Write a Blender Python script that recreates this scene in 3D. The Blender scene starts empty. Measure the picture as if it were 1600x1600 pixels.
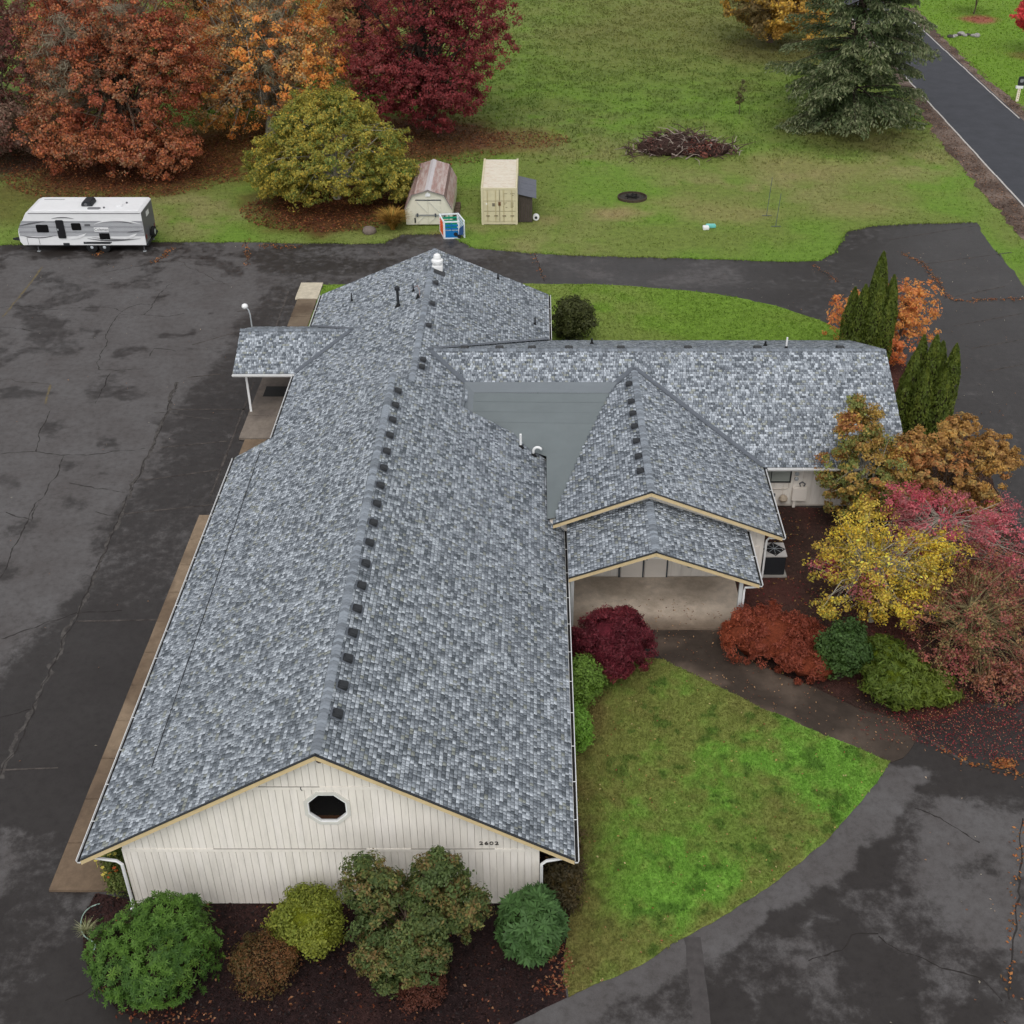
import bpy, bmesh, math, random
import numpy as np
from mathutils import Vector
from mathutils.geometry import delaunay_2d_cdt

random.seed(7)
RNG = np.random.default_rng(7)
SC = bpy.context.scene
COL = SC.collection
R = math.radians

# ------------------------------------------------------------------ camera, sky, sun, exposure
cam_d = bpy.data.cameras.new('camera')
cam = bpy.data.objects.new('camera', cam_d); COL.objects.link(cam)
cam.location = (0, 0, 30.5)
cam.rotation_euler = (R(90 - 34), 0, 0)
cam_d.sensor_width = 36.0
cam_d.lens = 36.0 * 1938 / 1600
cam_d.shift_x = -38 / 1600
cam_d.clip_start = 0.5
cam_d.clip_end = 3000
SC.camera = cam

SUN_EL, SUN_AZ = 58, 186          # azimuth: compass degrees, 0 = +Y, clockwise
world = bpy.data.worlds.new('World'); SC.world = world
world.use_nodes = True
wn, wl = world.node_tree.nodes, world.node_tree.links
for n in list(wn): wn.remove(n)
wo = wn.new('ShaderNodeOutputWorld'); wb = wn.new('ShaderNodeBackground')
sky = wn.new('ShaderNodeTexSky'); sky.sky_type = 'NISHITA'; sky.sun_disc = False
sky.sun_elevation = R(SUN_EL); sky.sun_rotation = R(SUN_AZ)
sky.air_density = 1.0; sky.dust_density = 1.5; sky.ozone_density = 1.0
hs = wn.new('ShaderNodeHueSaturation'); hs.inputs['Saturation'].default_value = 0.14   # cloud cover greys the sky
wl.new(sky.outputs[0], hs.inputs['Color']); wl.new(hs.outputs[0], wb.inputs['Color'])
wb.inputs['Strength'].default_value = 0.15
wl.new(wb.outputs[0], wo.inputs['Surface'])

sun_d = bpy.data.lights.new('sun', 'SUN'); sun_d.energy = 0.6; sun_d.angle = R(35); sun_d.color = (1.0, 0.965, 0.92)
sun = bpy.data.objects.new('sun', sun_d); COL.objects.link(sun)
az = R(SUN_AZ); el = R(SUN_EL)
sdir = Vector((math.sin(az) * math.cos(el), math.cos(az) * math.cos(el), math.sin(el)))
sun.rotation_euler = sdir.to_track_quat('Z', 'Y').to_euler()
sun.location = (0, -40, 80)

vs = SC.view_settings
vs.view_transform = 'Standard'; vs.look = 'None'; vs.gamma = 1.0; vs.use_curve_mapping = False
vs.exposure = 0.52
SC.render.engine = 'CYCLES'
SC.cycles.max_bounces = 5; SC.cycles.diffuse_bounces = 2; SC.cycles.glossy_bounces = 2
SC.cycles.transmission_bounces = 4; SC.cycles.transparent_max_bounces = 6
SC.cycles.caustics_reflective = False; SC.cycles.caustics_refractive = False
SC.cycles.use_denoising = True
SC.cycles.use_adaptive_sampling = True; SC.cycles.adaptive_threshold = 0.02

# ------------------------------------------------------------------ helpers
def lin(c): 
    c = np.asarray(c, float) / 255.0
    return np.where(c <= 0.04045, c / 12.92, ((c + 0.055) / 1.055) ** 2.4)
def S(r, g, b): return tuple(float(x) for x in lin((r, g, b)))

_P = RNG.permutation(4096)
def vnoise(x, y, z=0.0, seed=0):
    """smooth value noise 0..1, vectorised"""
    x = np.asarray(x, float); y = np.asarray(y, float); z = np.asarray(z, float) + np.zeros_like(x)
    xi, yi, zi = np.floor(x).astype(int), np.floor(y).astype(int), np.floor(z).astype(int)
    fx, fy, fz = x - xi, y - yi, z - zi
    fx, fy, fz = [t * t * (3 - 2 * t) for t in (fx, fy, fz)]
    def h(a, b, c): return _P[(_P[(_P[(a + seed * 17) & 4095] + b) & 4095] + c) & 4095] / 4095.0
    def lerp(a, b, t): return a + (b - a) * t
    r = [lerp(lerp(h(xi, yi, zi + k), h(xi + 1, yi, zi + k), fx), lerp(h(xi, yi + 1, zi + k), h(xi + 1, yi + 1, zi + k), fx), fy) for k in (0, 1)]
    return lerp(r[0], r[1], fz)
def fbm(x, y, s=1.0, o=4, seed=0):
    t = 0; a = 0.5; n = 0
    x = np.asarray(x, float); y = np.asarray(y, float)
    for i in range(o):
        t = t + a * vnoise(x / s * 2 ** i + 31.7 * i, y / s * 2 ** i + 11.3 * i, 0.0, seed + i); n += a; a *= 0.5
    return t / n
def sstep(a, b, x): 
    t = np.clip((x - a) / (b - a), 0, 1); return t * t * (3 - 2 * t)
def mixc(a, b, t): 
    t = np.asarray(t)[..., None]; return np.asarray(a) * (1 - t) + np.asarray(b) * t

def root_of(o):
    while o.parent: o = o.parent
    return o
def tag(o, label, cat, group=None):
    o['label'] = label; o['category'] = cat
    if group: o['group'] = group
    return o
def thing(name, label, cat, loc, group=None):
    o = bpy.data.objects.new(name, None); o.empty_display_size = 0.3; COL.objects.link(o); o.location = loc
    return tag(o, label, cat, group)
def np_mesh(name, V, F, mat, parent=None, base=None, col=None, smooth=False, kind=None):
    """F: (m,k) int array, or list of index lists. V in world coordinates."""
    V = np.asarray(V, float).reshape(-1, 3)
    me = bpy.data.meshes.new(name)
    org = np.zeros(3)
    if parent is not None: org = np.array(root_of(parent).location)
    elif base is not None: org = np.array(base, float)
    Vl = V - org
    if isinstance(F, np.ndarray):
        m, k = F.shape
        me.vertices.add(len(Vl)); me.vertices.foreach_set('co', Vl.astype(np.float32).ravel())
        me.loops.add(m * k); me.loops.foreach_set('vertex_index', F.astype(np.int32).ravel())
        me.polygons.add(m); me.polygons.foreach_set('loop_start', np.arange(0, m * k, k, dtype=np.int32))
        me.update(calc_edges=True)
    else:
        me.from_pydata([tuple(v) for v in Vl], [], F); me.update()
    if col is not None:
        a = me.attributes.new('Col', 'FLOAT_COLOR', 'POINT')
        c = np.ones((len(Vl), 4), np.float32); c[:, :3] = col
        a.data.foreach_set('color', c.ravel())
    if smooth: me.polygons.foreach_set('use_smooth', np.ones(len(me.polygons), bool))
    if mat is not None: me.materials.append(mat)
    o = bpy.data.objects.new(name, me); COL.objects.link(o)
    if parent is not None: o.parent = parent
    elif base is not None: o.location = base
    if kind: o['kind'] = kind
    return o

class MB:
    """collects shapes into one mesh"""
    def __init__(s): s.v = []; s.f = []
    def add(s, vs, fs):
        b = len(s.v); s.v += [tuple(map(float, p)) for p in vs]; s.f += [[b + i for i in f] for f in fs]; return s
    def box(s, x0, y0, z0, x1, y1, z1):
        return s.add([(x0, y0, z0), (x1, y0, z0), (x1, y1, z0), (x0, y1, z0), (x0, y0, z1), (x1, y0, z1), (x1, y1, z1), (x0, y1, z1)],
                     [(0, 3, 2, 1), (4, 5, 6, 7), (0, 1, 5, 4), (1, 2, 6, 5), (2, 3, 7, 6), (3, 0, 4, 7)])
    def bar(s, a, b, w, h, up=(0, 0, 1)):
        """square bar from a to b; w across, h along up"""
        a, b, up = Vector(a), Vector(b), Vector(up); d = (b - a).normalized()
        x = d.cross(up).normalized() * (w / 2); y = x.cross(d).normalized() * (h / 2)
        p = [a - x - y, a + x - y, a + x + y, a - x + y, b - x - y, b + x - y, b + x + y, b - x + y]
        return s.add(p, [(0, 3, 2, 1), (4, 5, 6, 7), (0, 1, 5, 4), (1, 2, 6, 5), (2, 3, 7, 6), (3, 0, 4, 7)])
    def prism(s, pts, off):
        """closed planar polygon pts (3D) swept by off"""
        n = len(pts); off = Vector(off); A = [Vector(p) for p in pts]; B = [p + off for p in A]
        return s.add(A + B, [list(range(n))[::-1], list(range(n, 2 * n))] + [(i, (i + 1) % n, n + (i + 1) % n, n + i) for i in range(n)])
    def tube(s, pts, rad, n=6, cap=True):
        pts = [Vector(p) for p in pts]
        if not hasattr(rad, '__len__'): rad = [rad] * len(pts)
        rings = []; pv = None
        for i, p in enumerate(pts):
            d = (pts[min(i + 1, len(pts) - 1)] - pts[max(i - 1, 0)])
            d = d.normalized() if d.length > 1e-9 else Vector((0, 0, 1))
            ref = Vector((0, 0, 1)) if abs(d.z) < .95 else Vector((1, 0, 0))
            x = d.cross(ref).normalized() if pv is None else (pv - d * pv.dot(d)).normalized()
            pv = x; y = d.cross(x)
            rings.append([p + (x * math.cos(2 * math.pi * k / n) + y * math.sin(2 * math.pi * k / n)) * rad[i] for k in range(n)])
        vs = [q for r in rings for q in r]; fs = []
        for i in range(len(rings) - 1):
            for k in range(n):
                fs.append((i * n + k, i * n + (k + 1) % n, (i + 1) * n + (k + 1) % n, (i + 1) * n + k))
        if cap: fs += [list(range(n))[::-1], list(range((len(rings) - 1) * n, len(rings) * n))]
        return s.add(vs, fs)
    def lathe(s, prof, c, axis='z', n=16):
        """prof: list of (r, h) along axis from c"""
        c = Vector(c); A = {'z': (Vector((1, 0, 0)), Vector((0, 1, 0)), Vector((0, 0, 1))), 'y': (Vector((1, 0, 0)), Vector((0, 0, 1)), Vector((0, -1, 0))), 'x': (Vector((0, 1, 0)), Vector((0, 0, 1)), Vector((1, 0, 0)))}[axis]
        vs = []; fs = []
        for r, hh in prof:
            for k in range(n): vs.append(c + (A[0] * math.cos(2 * math.pi * k / n) + A[1] * math.sin(2 * math.pi * k / n)) * r + A[2] * hh)
        for i in range(len(prof) - 1):
            for k in range(n): fs.append((i * n + k, i * n + (k + 1) % n, (i + 1) * n + (k + 1) % n, (i + 1) * n + k))
        fs += [list(range(n))[::-1], list(range((len(prof) - 1) * n, len(prof) * n))]
        return s.add(vs, fs)
    def build(s, name, mat, parent=None, base=None, smooth=False, bevel=0, kind=None):
        o = np_mesh(name, s.v, s.f, mat, parent, base, smooth=smooth, kind=kind)
        if bevel:
            bm = bmesh.new(); bm.from_mesh(o.data)
            bmesh.ops.bevel(bm, geom=[e for e in bm.edges if len(e.link_faces) == 2 and e.calc_face_angle(0) > 0.5], offset=bevel, segments=2, affect='EDGES', clamp_overlap=True)
            bm.to_mesh(o.data); bm.free()
        return o

def rrect(x0, z0, x1, z1, r, n=4):
    pts = []
    for cx_, cz_, a0 in ((x1 - r, z1 - r, 0), (x0 + r, z1 - r, 90), (x0 + r, z0 + r, 180), (x1 - r, z0 + r, 270)):
        for k in range(n + 1): a = R(a0 + 90 * k / n); pts.append((cx_ + r * math.cos(a), cz_ + r * math.sin(a)))
    return pts

# ------------------------------------------------------------------ materials
MATS = {}
def nt(name):
    m = bpy.data.materials.new(name); m.use_nodes = True
    n, l = m.node_tree.nodes, m.node_tree.links
    return m, n, l, n['Principled BSDF']
def noise_node(n, l, scale, detail=4, rough=0.6, stretch=None):
    tc = n.new('ShaderNodeTexCoord'); t = n.new('ShaderNodeTexNoise')
    t.inputs['Scale'].default_value = scale; t.inputs['Detail'].default_value = detail; t.inputs['Roughness'].default_value = rough
    if stretch:
        mp = n.new('ShaderNodeMapping'); mp.inputs['Scale'].default_value = stretch
        l.new(tc.outputs['Object'], mp.inputs['Vector']); l.new(mp.outputs[0], t.inputs['Vector'])
    else: l.new(tc.outputs['Object'], t.inputs['Vector'])
    return t
def ramp(n, l, src, stops):
    r = n.new('ShaderNodeValToRGB'); e = r.color_ramp.elements
    while len(e) < len(stops): e.new(0.5)
    for k, (p, c) in enumerate(stops): e[k].position = p; e[k].color = (*c, 1) if len(c) == 3 else c
    l.new(src, r.inputs['Fac']); return r
def mat(name, c, rough=0.7, var=0.15, scale=6.0, bump=0.0, bscale=40, metal=0.0, spec=0.3, c2=None, cut=(0.35, 0.7), stretch=None):
    """plain surface with uneven tone; c2: blotches of a second colour (stains, rust, moss)"""
    if name in MATS: return MATS[name]
    m, n, l, b = nt(name)
    t = noise_node(n, l, scale, 6, 0.65, stretch)
    c = np.array(c)
    if c2 is None: st = [(0.3, tuple(c * (1 - var))), (0.7, tuple(np.minimum(c * (1 + var), 0.92)))]
    else: st = [(cut[0], tuple(c)), (cut[1], tuple(c2))]
    r = ramp(n, l, t.outputs['Fac'], st)
    l.new(r.outputs['Color'], b.inputs['Base Color'])
    b.inputs['Roughness'].default_value = rough; b.inputs['Metallic'].default_value = metal
    b.inputs['Specular IOR Level'].default_value = spec
    if bump:
        t2 = noise_node(n, l, bscale, 3); bp = n.new('ShaderNodeBump'); bp.inputs['Strength'].default_value = bump; bp.inputs['Distance'].default_value = 0.02
        l.new(t2.outputs['Fac'], bp.inputs['Height']); l.new(bp.outputs[0], b.inputs['Normal'])
    MATS[name] = m; return m
def attr_mat(name, rough=0.8, fine=120.0, amt=0.25, mid=9.0, mamt=0.2, bump=0.3, bscale=60, bdist=0.02, spec=0.25, transl=0.0):
    """colour stored on the mesh, broken up by two sizes of noise"""
    m, n, l, b = nt(name)
    a = n.new('ShaderNodeAttribute'); a.attribute_name = 'Col'
    cur = a.outputs['Color']
    for sc_, am in ((fine, amt), (mid, mamt)):
        if not am: continue
        t = noise_node(n, l, sc_, 3, 0.7)
        mr = n.new('ShaderNodeMapRange'); mr.inputs['From Min'].default_value = 0.3; mr.inputs['From Max'].default_value = 0.7
        mr.inputs['To Min'].default_value = 1 - am; mr.inputs['To Max'].default_value = 1 + am
        l.new(t.outputs['Fac'], mr.inputs['Value'])
        v = n.new('ShaderNodeVectorMath'); v.operation = 'SCALE'
        l.new(cur, v.inputs[0]); l.new(mr.outputs[0], v.inputs['Scale']); cur = v.outputs[0]
    l.new(cur, b.inputs['Base Color'])
    b.inputs['Roughness'].default_value = rough; b.inputs['Specular IOR Level'].default_value = spec
    if bump:
        t2 = noise_node(n, l, bscale, 4, 0.7); bp = n.new('ShaderNodeBump'); bp.inputs['Strength'].default_value = bump; bp.inputs['Distance'].default_value = bdist
        l.new(t2.outputs['Fac'], bp.inputs['Height']); l.new(bp.outputs[0], b.inputs['Normal'])
    if transl:
        tr = n.new('ShaderNodeBsdfTranslucent'); mx = n.new('ShaderNodeMixShader'); mx.inputs[0].default_value = transl
        l.new(cur, tr.inputs['Color']); l.new(b.outputs[0], mx.inputs[1]); l.new(tr.outputs[0], mx.inputs[2])
        l.new(mx.outputs[0], n['Material Output'].inputs['Surface'])
    return m
M_LEAF = attr_mat('leaf', 0.55, 0, 0, 0, 0, 0, spec=0.25, transl=0.42)
M_GRASS = attr_mat('grass_ground', 0.9, 14.0, 0.32, 2.2, 0.22, 0.9, 9.0, 0.10, spec=0.1)
M_BLADE = attr_mat('grass_blade', 0.8, 0, 0, 0, 0, 0, spec=0.1, transl=0.2)
M_SHING = attr_mat('shingle_granules', 0.9, 90.0, 0.10, 1.3, 0.06, 0.25, 220, 0.004, spec=0.2)
M_SOIL = attr_mat('soil_mulch', 0.95, 30.0, 0.45, 5.0, 0.3, 1.0, 22.0, 0.05, spec=0.1)
M_CONC = attr_mat('concrete', 0.85, 60.0, 0.12, 3.0, 0.16, 0.15, 80, 0.01, spec=0.2)

def asphalt_mat():
    m, n, l, b = nt('asphalt')
    a = n.new('ShaderNodeAttribute'); a.attribute_name = 'Col'
    sp = n.new('ShaderNodeSeparateColor'); l.new(a.outputs['Color'], sp.inputs[0])
    t = noise_node(n, l, 1.9, 14, 0.74)
    ad = n.new('ShaderNodeMath'); ad.operation = 'MULTIPLY_ADD'; ad.inputs[1].default_value = 1.1; l.new(t.outputs['Fac'], ad.inputs[0]); l.new(sp.outputs[0], ad.inputs[2])
    mr = n.new('ShaderNodeMapRange'); mr.interpolation_type = 'SMOOTHSTEP'
    mr.inputs['From Min'].default_value = 0.84; mr.inputs['From Max'].default_value = 1.16; l.new(ad.outputs[0], mr.inputs['Value'])
    mx = n.new('ShaderNodeMix'); mx.data_type = 'RGBA'
    mx.inputs['A'].default_value = (*S(46, 42, 40), 1); mx.inputs['B'].default_value = (*S(84, 81, 80), 1)
    l.new(mr.outputs[0], mx.inputs['Factor'])
    # fine aggregate and patch tint
    t2 = noise_node(n, l, 70, 3, 0.7); r2 = ramp(n, l, t2.outputs['Fac'], [(0.3, (0.8,) * 3), (0.72, (1.22,) * 3)])
    t3 = noise_node(n, l, 0.45, 3, 0.6); r3 = ramp(n, l, t3.outputs['Fac'], [(0.3, (0.86, 0.83, 0.82)), (0.7, (1.12, 1.13, 1.14))])
    t4 = noise_node(n, l, 3.2, 10, 0.72); r4 = ramp(n, l, t4.outputs['Fac'], [(0.32, (0.72, 0.70, 0.69)), (0.5, (1.0, 1.0, 1.0)), (0.7, (1.16, 1.17, 1.18))])
    m1 = n.new('ShaderNodeMix'); m1.data_type = 'RGBA'; m1.blend_type = 'MULTIPLY'; m1.inputs['Factor'].default_value = 1; l.new(mx.outputs['Result'], m1.inputs['A']); l.new(r2.outputs[0], m1.inputs['B'])
    m2 = n.new('ShaderNodeMix'); m2.data_type = 'RGBA'; m2.blend_type = 'MULTIPLY'; m2.inputs['Factor'].default_value = 1; l.new(m1.outputs['Result'], m2.inputs['A']); l.new(r3.outputs[0], m2.inputs['B'])
    m3 = n.new('ShaderNodeMix'); m3.data_type = 'RGBA'; m3.blend_type = 'MULTIPLY'; m3.inputs['Factor'].default_value = 1; l.new(m2.outputs['Result'], m3.inputs['A']); l.new(r4.outputs[0], m3.inputs['B'])
    l.new(m3.outputs['Result'], b.inputs['Base Color'])
    rr = n.new('ShaderNodeMapRange'); rr.inputs['To Min'].default_value = 0.48; rr.inputs['To Max'].default_value = 0.82; l.new(mr.outputs[0], rr.inputs['Value']); l.new(rr.outputs[0], b.inputs['Roughness'])
    b.inputs['Specular IOR Level'].default_value = 0.3
    bp = n.new('ShaderNodeBump'); bp.inputs['Strength'].default_value = 0.25; bp.inputs['Distance'].default_value = 0.01; l.new(t2.outputs['Fac'], bp.inputs['Height']); l.new(bp.outputs[0], b.inputs['Normal'])
    return m
M_ASPH = asphalt_mat()
def glass_mat(name, tint, mixv=0.6):
    m, n, l, b = nt(name)
    b.inputs['Base Color'].default_value = (*tint, 1); b.inputs['Roughness'].default_value = 0.06; b.inputs['Specular IOR Level'].default_value = 0.5
    tr = n.new('ShaderNodeBsdfTransparent'); mx = n.new('ShaderNodeMixShader'); mx.inputs[0].default_value = mixv
    l.new(b.outputs[0], mx.inputs[1]); l.new(tr.outputs[0], mx.inputs[2]); l.new(mx.outputs[0], n['Material Output'].inputs['Surface'])
    return m
WHITE = mat('white_paint', (0.80, 0.80, 0.79), 0.45, 0.05, 3)
BEIGE = mat('beige_paint', S(226, 218, 208), 0.75, 0.05, 1.2)
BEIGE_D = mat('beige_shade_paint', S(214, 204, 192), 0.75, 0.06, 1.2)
TAN = mat('tan_fascia', S(204, 182, 140), 0.7, 0.08, 4)
BLACK = mat('black_plastic', S(40, 42, 45), 0.5, 0.15, 8)
BLACK2 = mat('black_rubber', S(24, 24, 25), 0.8, 0.2, 8)
DGREY = mat('dark_grey_metal', S(72, 76, 82), 0.6, 0.12, 6)
DECK = mat('course_shadow_underlay', S(48, 51, 56), 0.9, 0.1, 6)  # underlay darkened to paint shadow lines in the shingle gaps
VALLEY = mat('valley_metal', S(92, 97, 104), 0.55, 0.1, 3)
GALV = mat('galvanised_metal', S(190, 195, 198), 0.45, 0.08, 8, metal=0.3)
DARKGLASS = mat('dark_window_glass', S(14, 14, 15), 0.08, 0.1, 2, spec=0.5)
MEMB = mat('roof_membrane', S(108, 115, 116), 0.75, 0.06, 1.1, bump=0.1, bscale=30)
BARK = mat('bark', S(92, 78, 66), 0.95, 0.35, 7, bump=0.6, bscale=18)
BARKP = mat('lichen_bark', S(158, 152, 138), 0.95, 0.35, 6, bump=0.5, bscale=18)
BARKD = mat('dark_bark', S(64, 54, 46), 0.95, 0.3, 7, bump=0.6, bscale=18)

# ------------------------------------------------------------------ ground sheets
def densify(poly, step=0.35, jit=0.06, seed=0):
    """subdivide a closed outline and roughen it a little"""
    out = []; n = len(poly)
    for i in range(n):
        a = np.array(poly[i], float); b = np.array(poly[(i + 1) % n], float); L = np.linalg.norm(b - a)
        k = max(1, int(L / step)); d = (b - a) / max(L, 1e-9); nr = np.array([-d[1], d[0]])
        for j in range(k):
            p = a + (b - a) * j / k
            if jit and j: p = p + nr * jit * 2 * (float(fbm(p[0] * 1.0, p[1] * 1.0, 0.8, 3, seed)) - 0.5) * 2
            out.append(tuple(p))
    return out
def smooth_poly(pts, it=2, closed=True):
    for _ in range(it):
        o = []; n = len(pts)
        for i in range(n):
            a, b = np.array(pts[i]), np.array(pts[(i + 1) % n])
            o += [tuple(a * .75 + b * .25), tuple(a * .25 + b * .75)]
        pts = o
    return pts
def inside(px, py, poly):
    poly = np.asarray(poly); c = np.zeros(len(px), bool); n = len(poly); j = n - 1
    for i in range(n):
        xi, yi = poly[i]; xj, yj = poly[j]
        m = ((yi > py) != (yj > py)) & (px < (xj - xi) * (py - yi) / (yj - yi + 1e-12) + xi)
        c ^= m; j = i
    return c
def sheet(name, outline, z, step, colf, material, parent=None, drop=0.0, kind='structure', inner=None):
    """flat ground sheet: outline triangulated with inner points, colour per vertex, optional side skirt"""
    o2 = np.array(outline); x0, y0 = o2.min(0); x1, y1 = o2.max(0)
    if inner is None:
        gx, gy = np.meshgrid(np.arange(x0 + step / 2, x1, step), np.arange(y0 + step / 2, y1, step))
        P = np.stack([gx.ravel(), gy.ravel()], 1); P += RNG.uniform(-.25, .25, P.shape) * step
    else: P = inner
    P = P[inside(P[:, 0], P[:, 1], outline)]
    pts = [Vector(p) for p in outline] + [Vector(p) for p in P]; n = len(outline)
    r = delaunay_2d_cdt(pts, [(i, (i + 1) % n) for i in range(n)], [list(range(n))], 1, 1e-5)
    V2 = np.array([tuple(v) for v in r[0]]); F = [list(f) for f in r[2]]
    V = np.column_stack([V2, np.full(len(V2), z)])
    if drop:
        b = len(V); sk = np.array([(p[0], p[1], z - drop) for p in outline]); tp = np.array([(p[0], p[1], z) for p in outline])
        V = np.vstack([V, tp, sk]); F += [[b + i, b + (i + 1) % n, b + n + (i + 1) % n, b + n + i] for i in range(n)]
    c = colf(V[:, 0], V[:, 1])
    o = np_mesh(name, V, F, material, parent, None, c)
    if kind and parent is None: o['kind'] = kind
    return o

G_BRIGHT, G_MID, G_DRY, G_BROWN, G_DEEP = lin((104, 132, 52)), lin((110, 124, 60)), lin((136, 130, 86)), lin((100, 84, 56)), lin((96, 116, 54))
LITTER = lin((92, 62, 44))
TREE_LITTER = [(-30.5, 91.5, 8.5, .95, (88, 50, 36)), (-41, 94, 6.5, .9, (70, 48, 42)), (-21.5, 97, 9, .9, (98, 66, 40)), (-9, 98.5, 7.2, .85, (92, 50, 42)), (-14.2, 83.2, 6.3, .95, (88, 54, 36)),
               (-1.5, 98.0, 4.0, .5, (124, 88, 66)), (24.8, 100, 7.0, .75, (70, 62, 36)), (47.4, 139.5, 2.2, .9, (150, 84, 76)), (47.5, 124, 2, .6, (110, 84, 54)), (24, 126, 7, .6, (84, 74, 46)), (-36, 84, 5, .5, (92, 74, 44))]
def field_col(x, y):
    n1 = fbm(x, y, 6, 4, 1); n2 = fbm(x, y, 1.3, 3, 5); n3 = fbm(x, y, 17, 3, 9)
    c = mixc(G_MID, G_BRIGHT, sstep(.40, .62, n1))
    c = mixc(c, G_DRY, .8 * sstep(.46, .66, n3) * sstep(.35, .6, n2))
    # rough meadow beyond the mown strip: darker clumps; far part browner
    far = sstep(92, 98, y + 4 * (n1 - .5))
    c = mixc(c, G_DEEP, far * .75 * sstep(.44, .6, n2))
    c = mixc(c, lin((114, 110, 66)), .6 * sstep(108, 132, y + 26 * (n1 - .5)) * sstep(-8, 10, x) * sstep(40, 30, x))
    c = mixc(c, lin((108, 140, 46)), .7 * sstep(40, 41.5, x))
    # worn dry ground round the fire ring
    for (dx, dy, rr, a) in ((5.6, 81.8, 2.6, .85), (13, 82, 4.5, .5), (0.8, 80.5, 1.2, .5), (9.5, 83.8, 2.6, .45), (22, 82.5, 3.5, .35), (20, 91.5, 7, .4)):
        d = np.hypot((x - dx), (y - dy) * 1.6) / rr + .7 * (n2 - .5)
        c = mixc(c, lin((146, 128, 92)), a * sstep(1.1, .35, d))
    for (tx, ty, rr, a, cc) in TREE_LITTER:
        d = np.hypot(x - tx, y - ty) / rr + .55 * (n2 - .5)
        c = mixc(c, lin(cc), a * sstep(1.15, .55, d))
    return c
def lawn_col(x, y):
    n1 = fbm(x, y, 3.6, 6, 21); n2 = fbm(x, y, .55, 4, 25); n3 = fbm(x, y, 1.9, 5, 28); n4 = fbm(x, y, .30, 3, 33)
    mid_ = sstep(5.4, 1.2, np.hypot(x - 5.4, (y - 28.8) * .62))
    c = mixc(lin((118, 126, 64)), lin((108, 150, 58)), sstep(.36, .64, n1 + .5 * (n2 - .5) + .25 * (mid_ - .4)))
    c = mixc(c, lin((112, 150, 62)), .5 * sstep(.55, .7, n4) * sstep(.4, .6, n1))
    c = mixc(c, lin((114, 110, 62)), .5 * sstep(.52, .68, n3 + .5 * (n2 - .5)))
    # tufts of darker clover, thin worn turf by the wall side
    c = mixc(c, lin((62, 94, 34)), .65 * sstep(.62, .70, fbm(x, y, .42, 4, 37) + .10 * (n1 - .5)))
    c = mixc(c, lin((112, 94, 60)), .75 * sstep(3.2, 1.2, x + 2.4 * (n3 - .5)) * (y < 45))
    return c
# one sheet of ground out to the horizon; denser where the photograph looks
_b = [(-400, -60), (400, -60), (400, 700), (-400, 700)]
gx, gy = np.meshgrid(np.arange(-62, 62, .8), np.arange(60, 165, .8)); Pn = np.stack([gx.ravel(), gy.ravel()], 1)
gx, gy = np.meshgrid(np.arange(-390, 395, 22), np.arange(-50, 690, 22)); Pf = np.stack([gx.ravel(), gy.ravel()], 1)
Pf = Pf[~((np.abs(Pf[:, 0]) < 64) & (Pf[:, 1] > 58) & (Pf[:, 1] < 167))]
sheet('ground', _b, 0.0, 1, field_col, M_GRASS, inner=np.vstack([Pn + RNG.uniform(-.2, .2, Pn.shape), Pf]))

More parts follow.
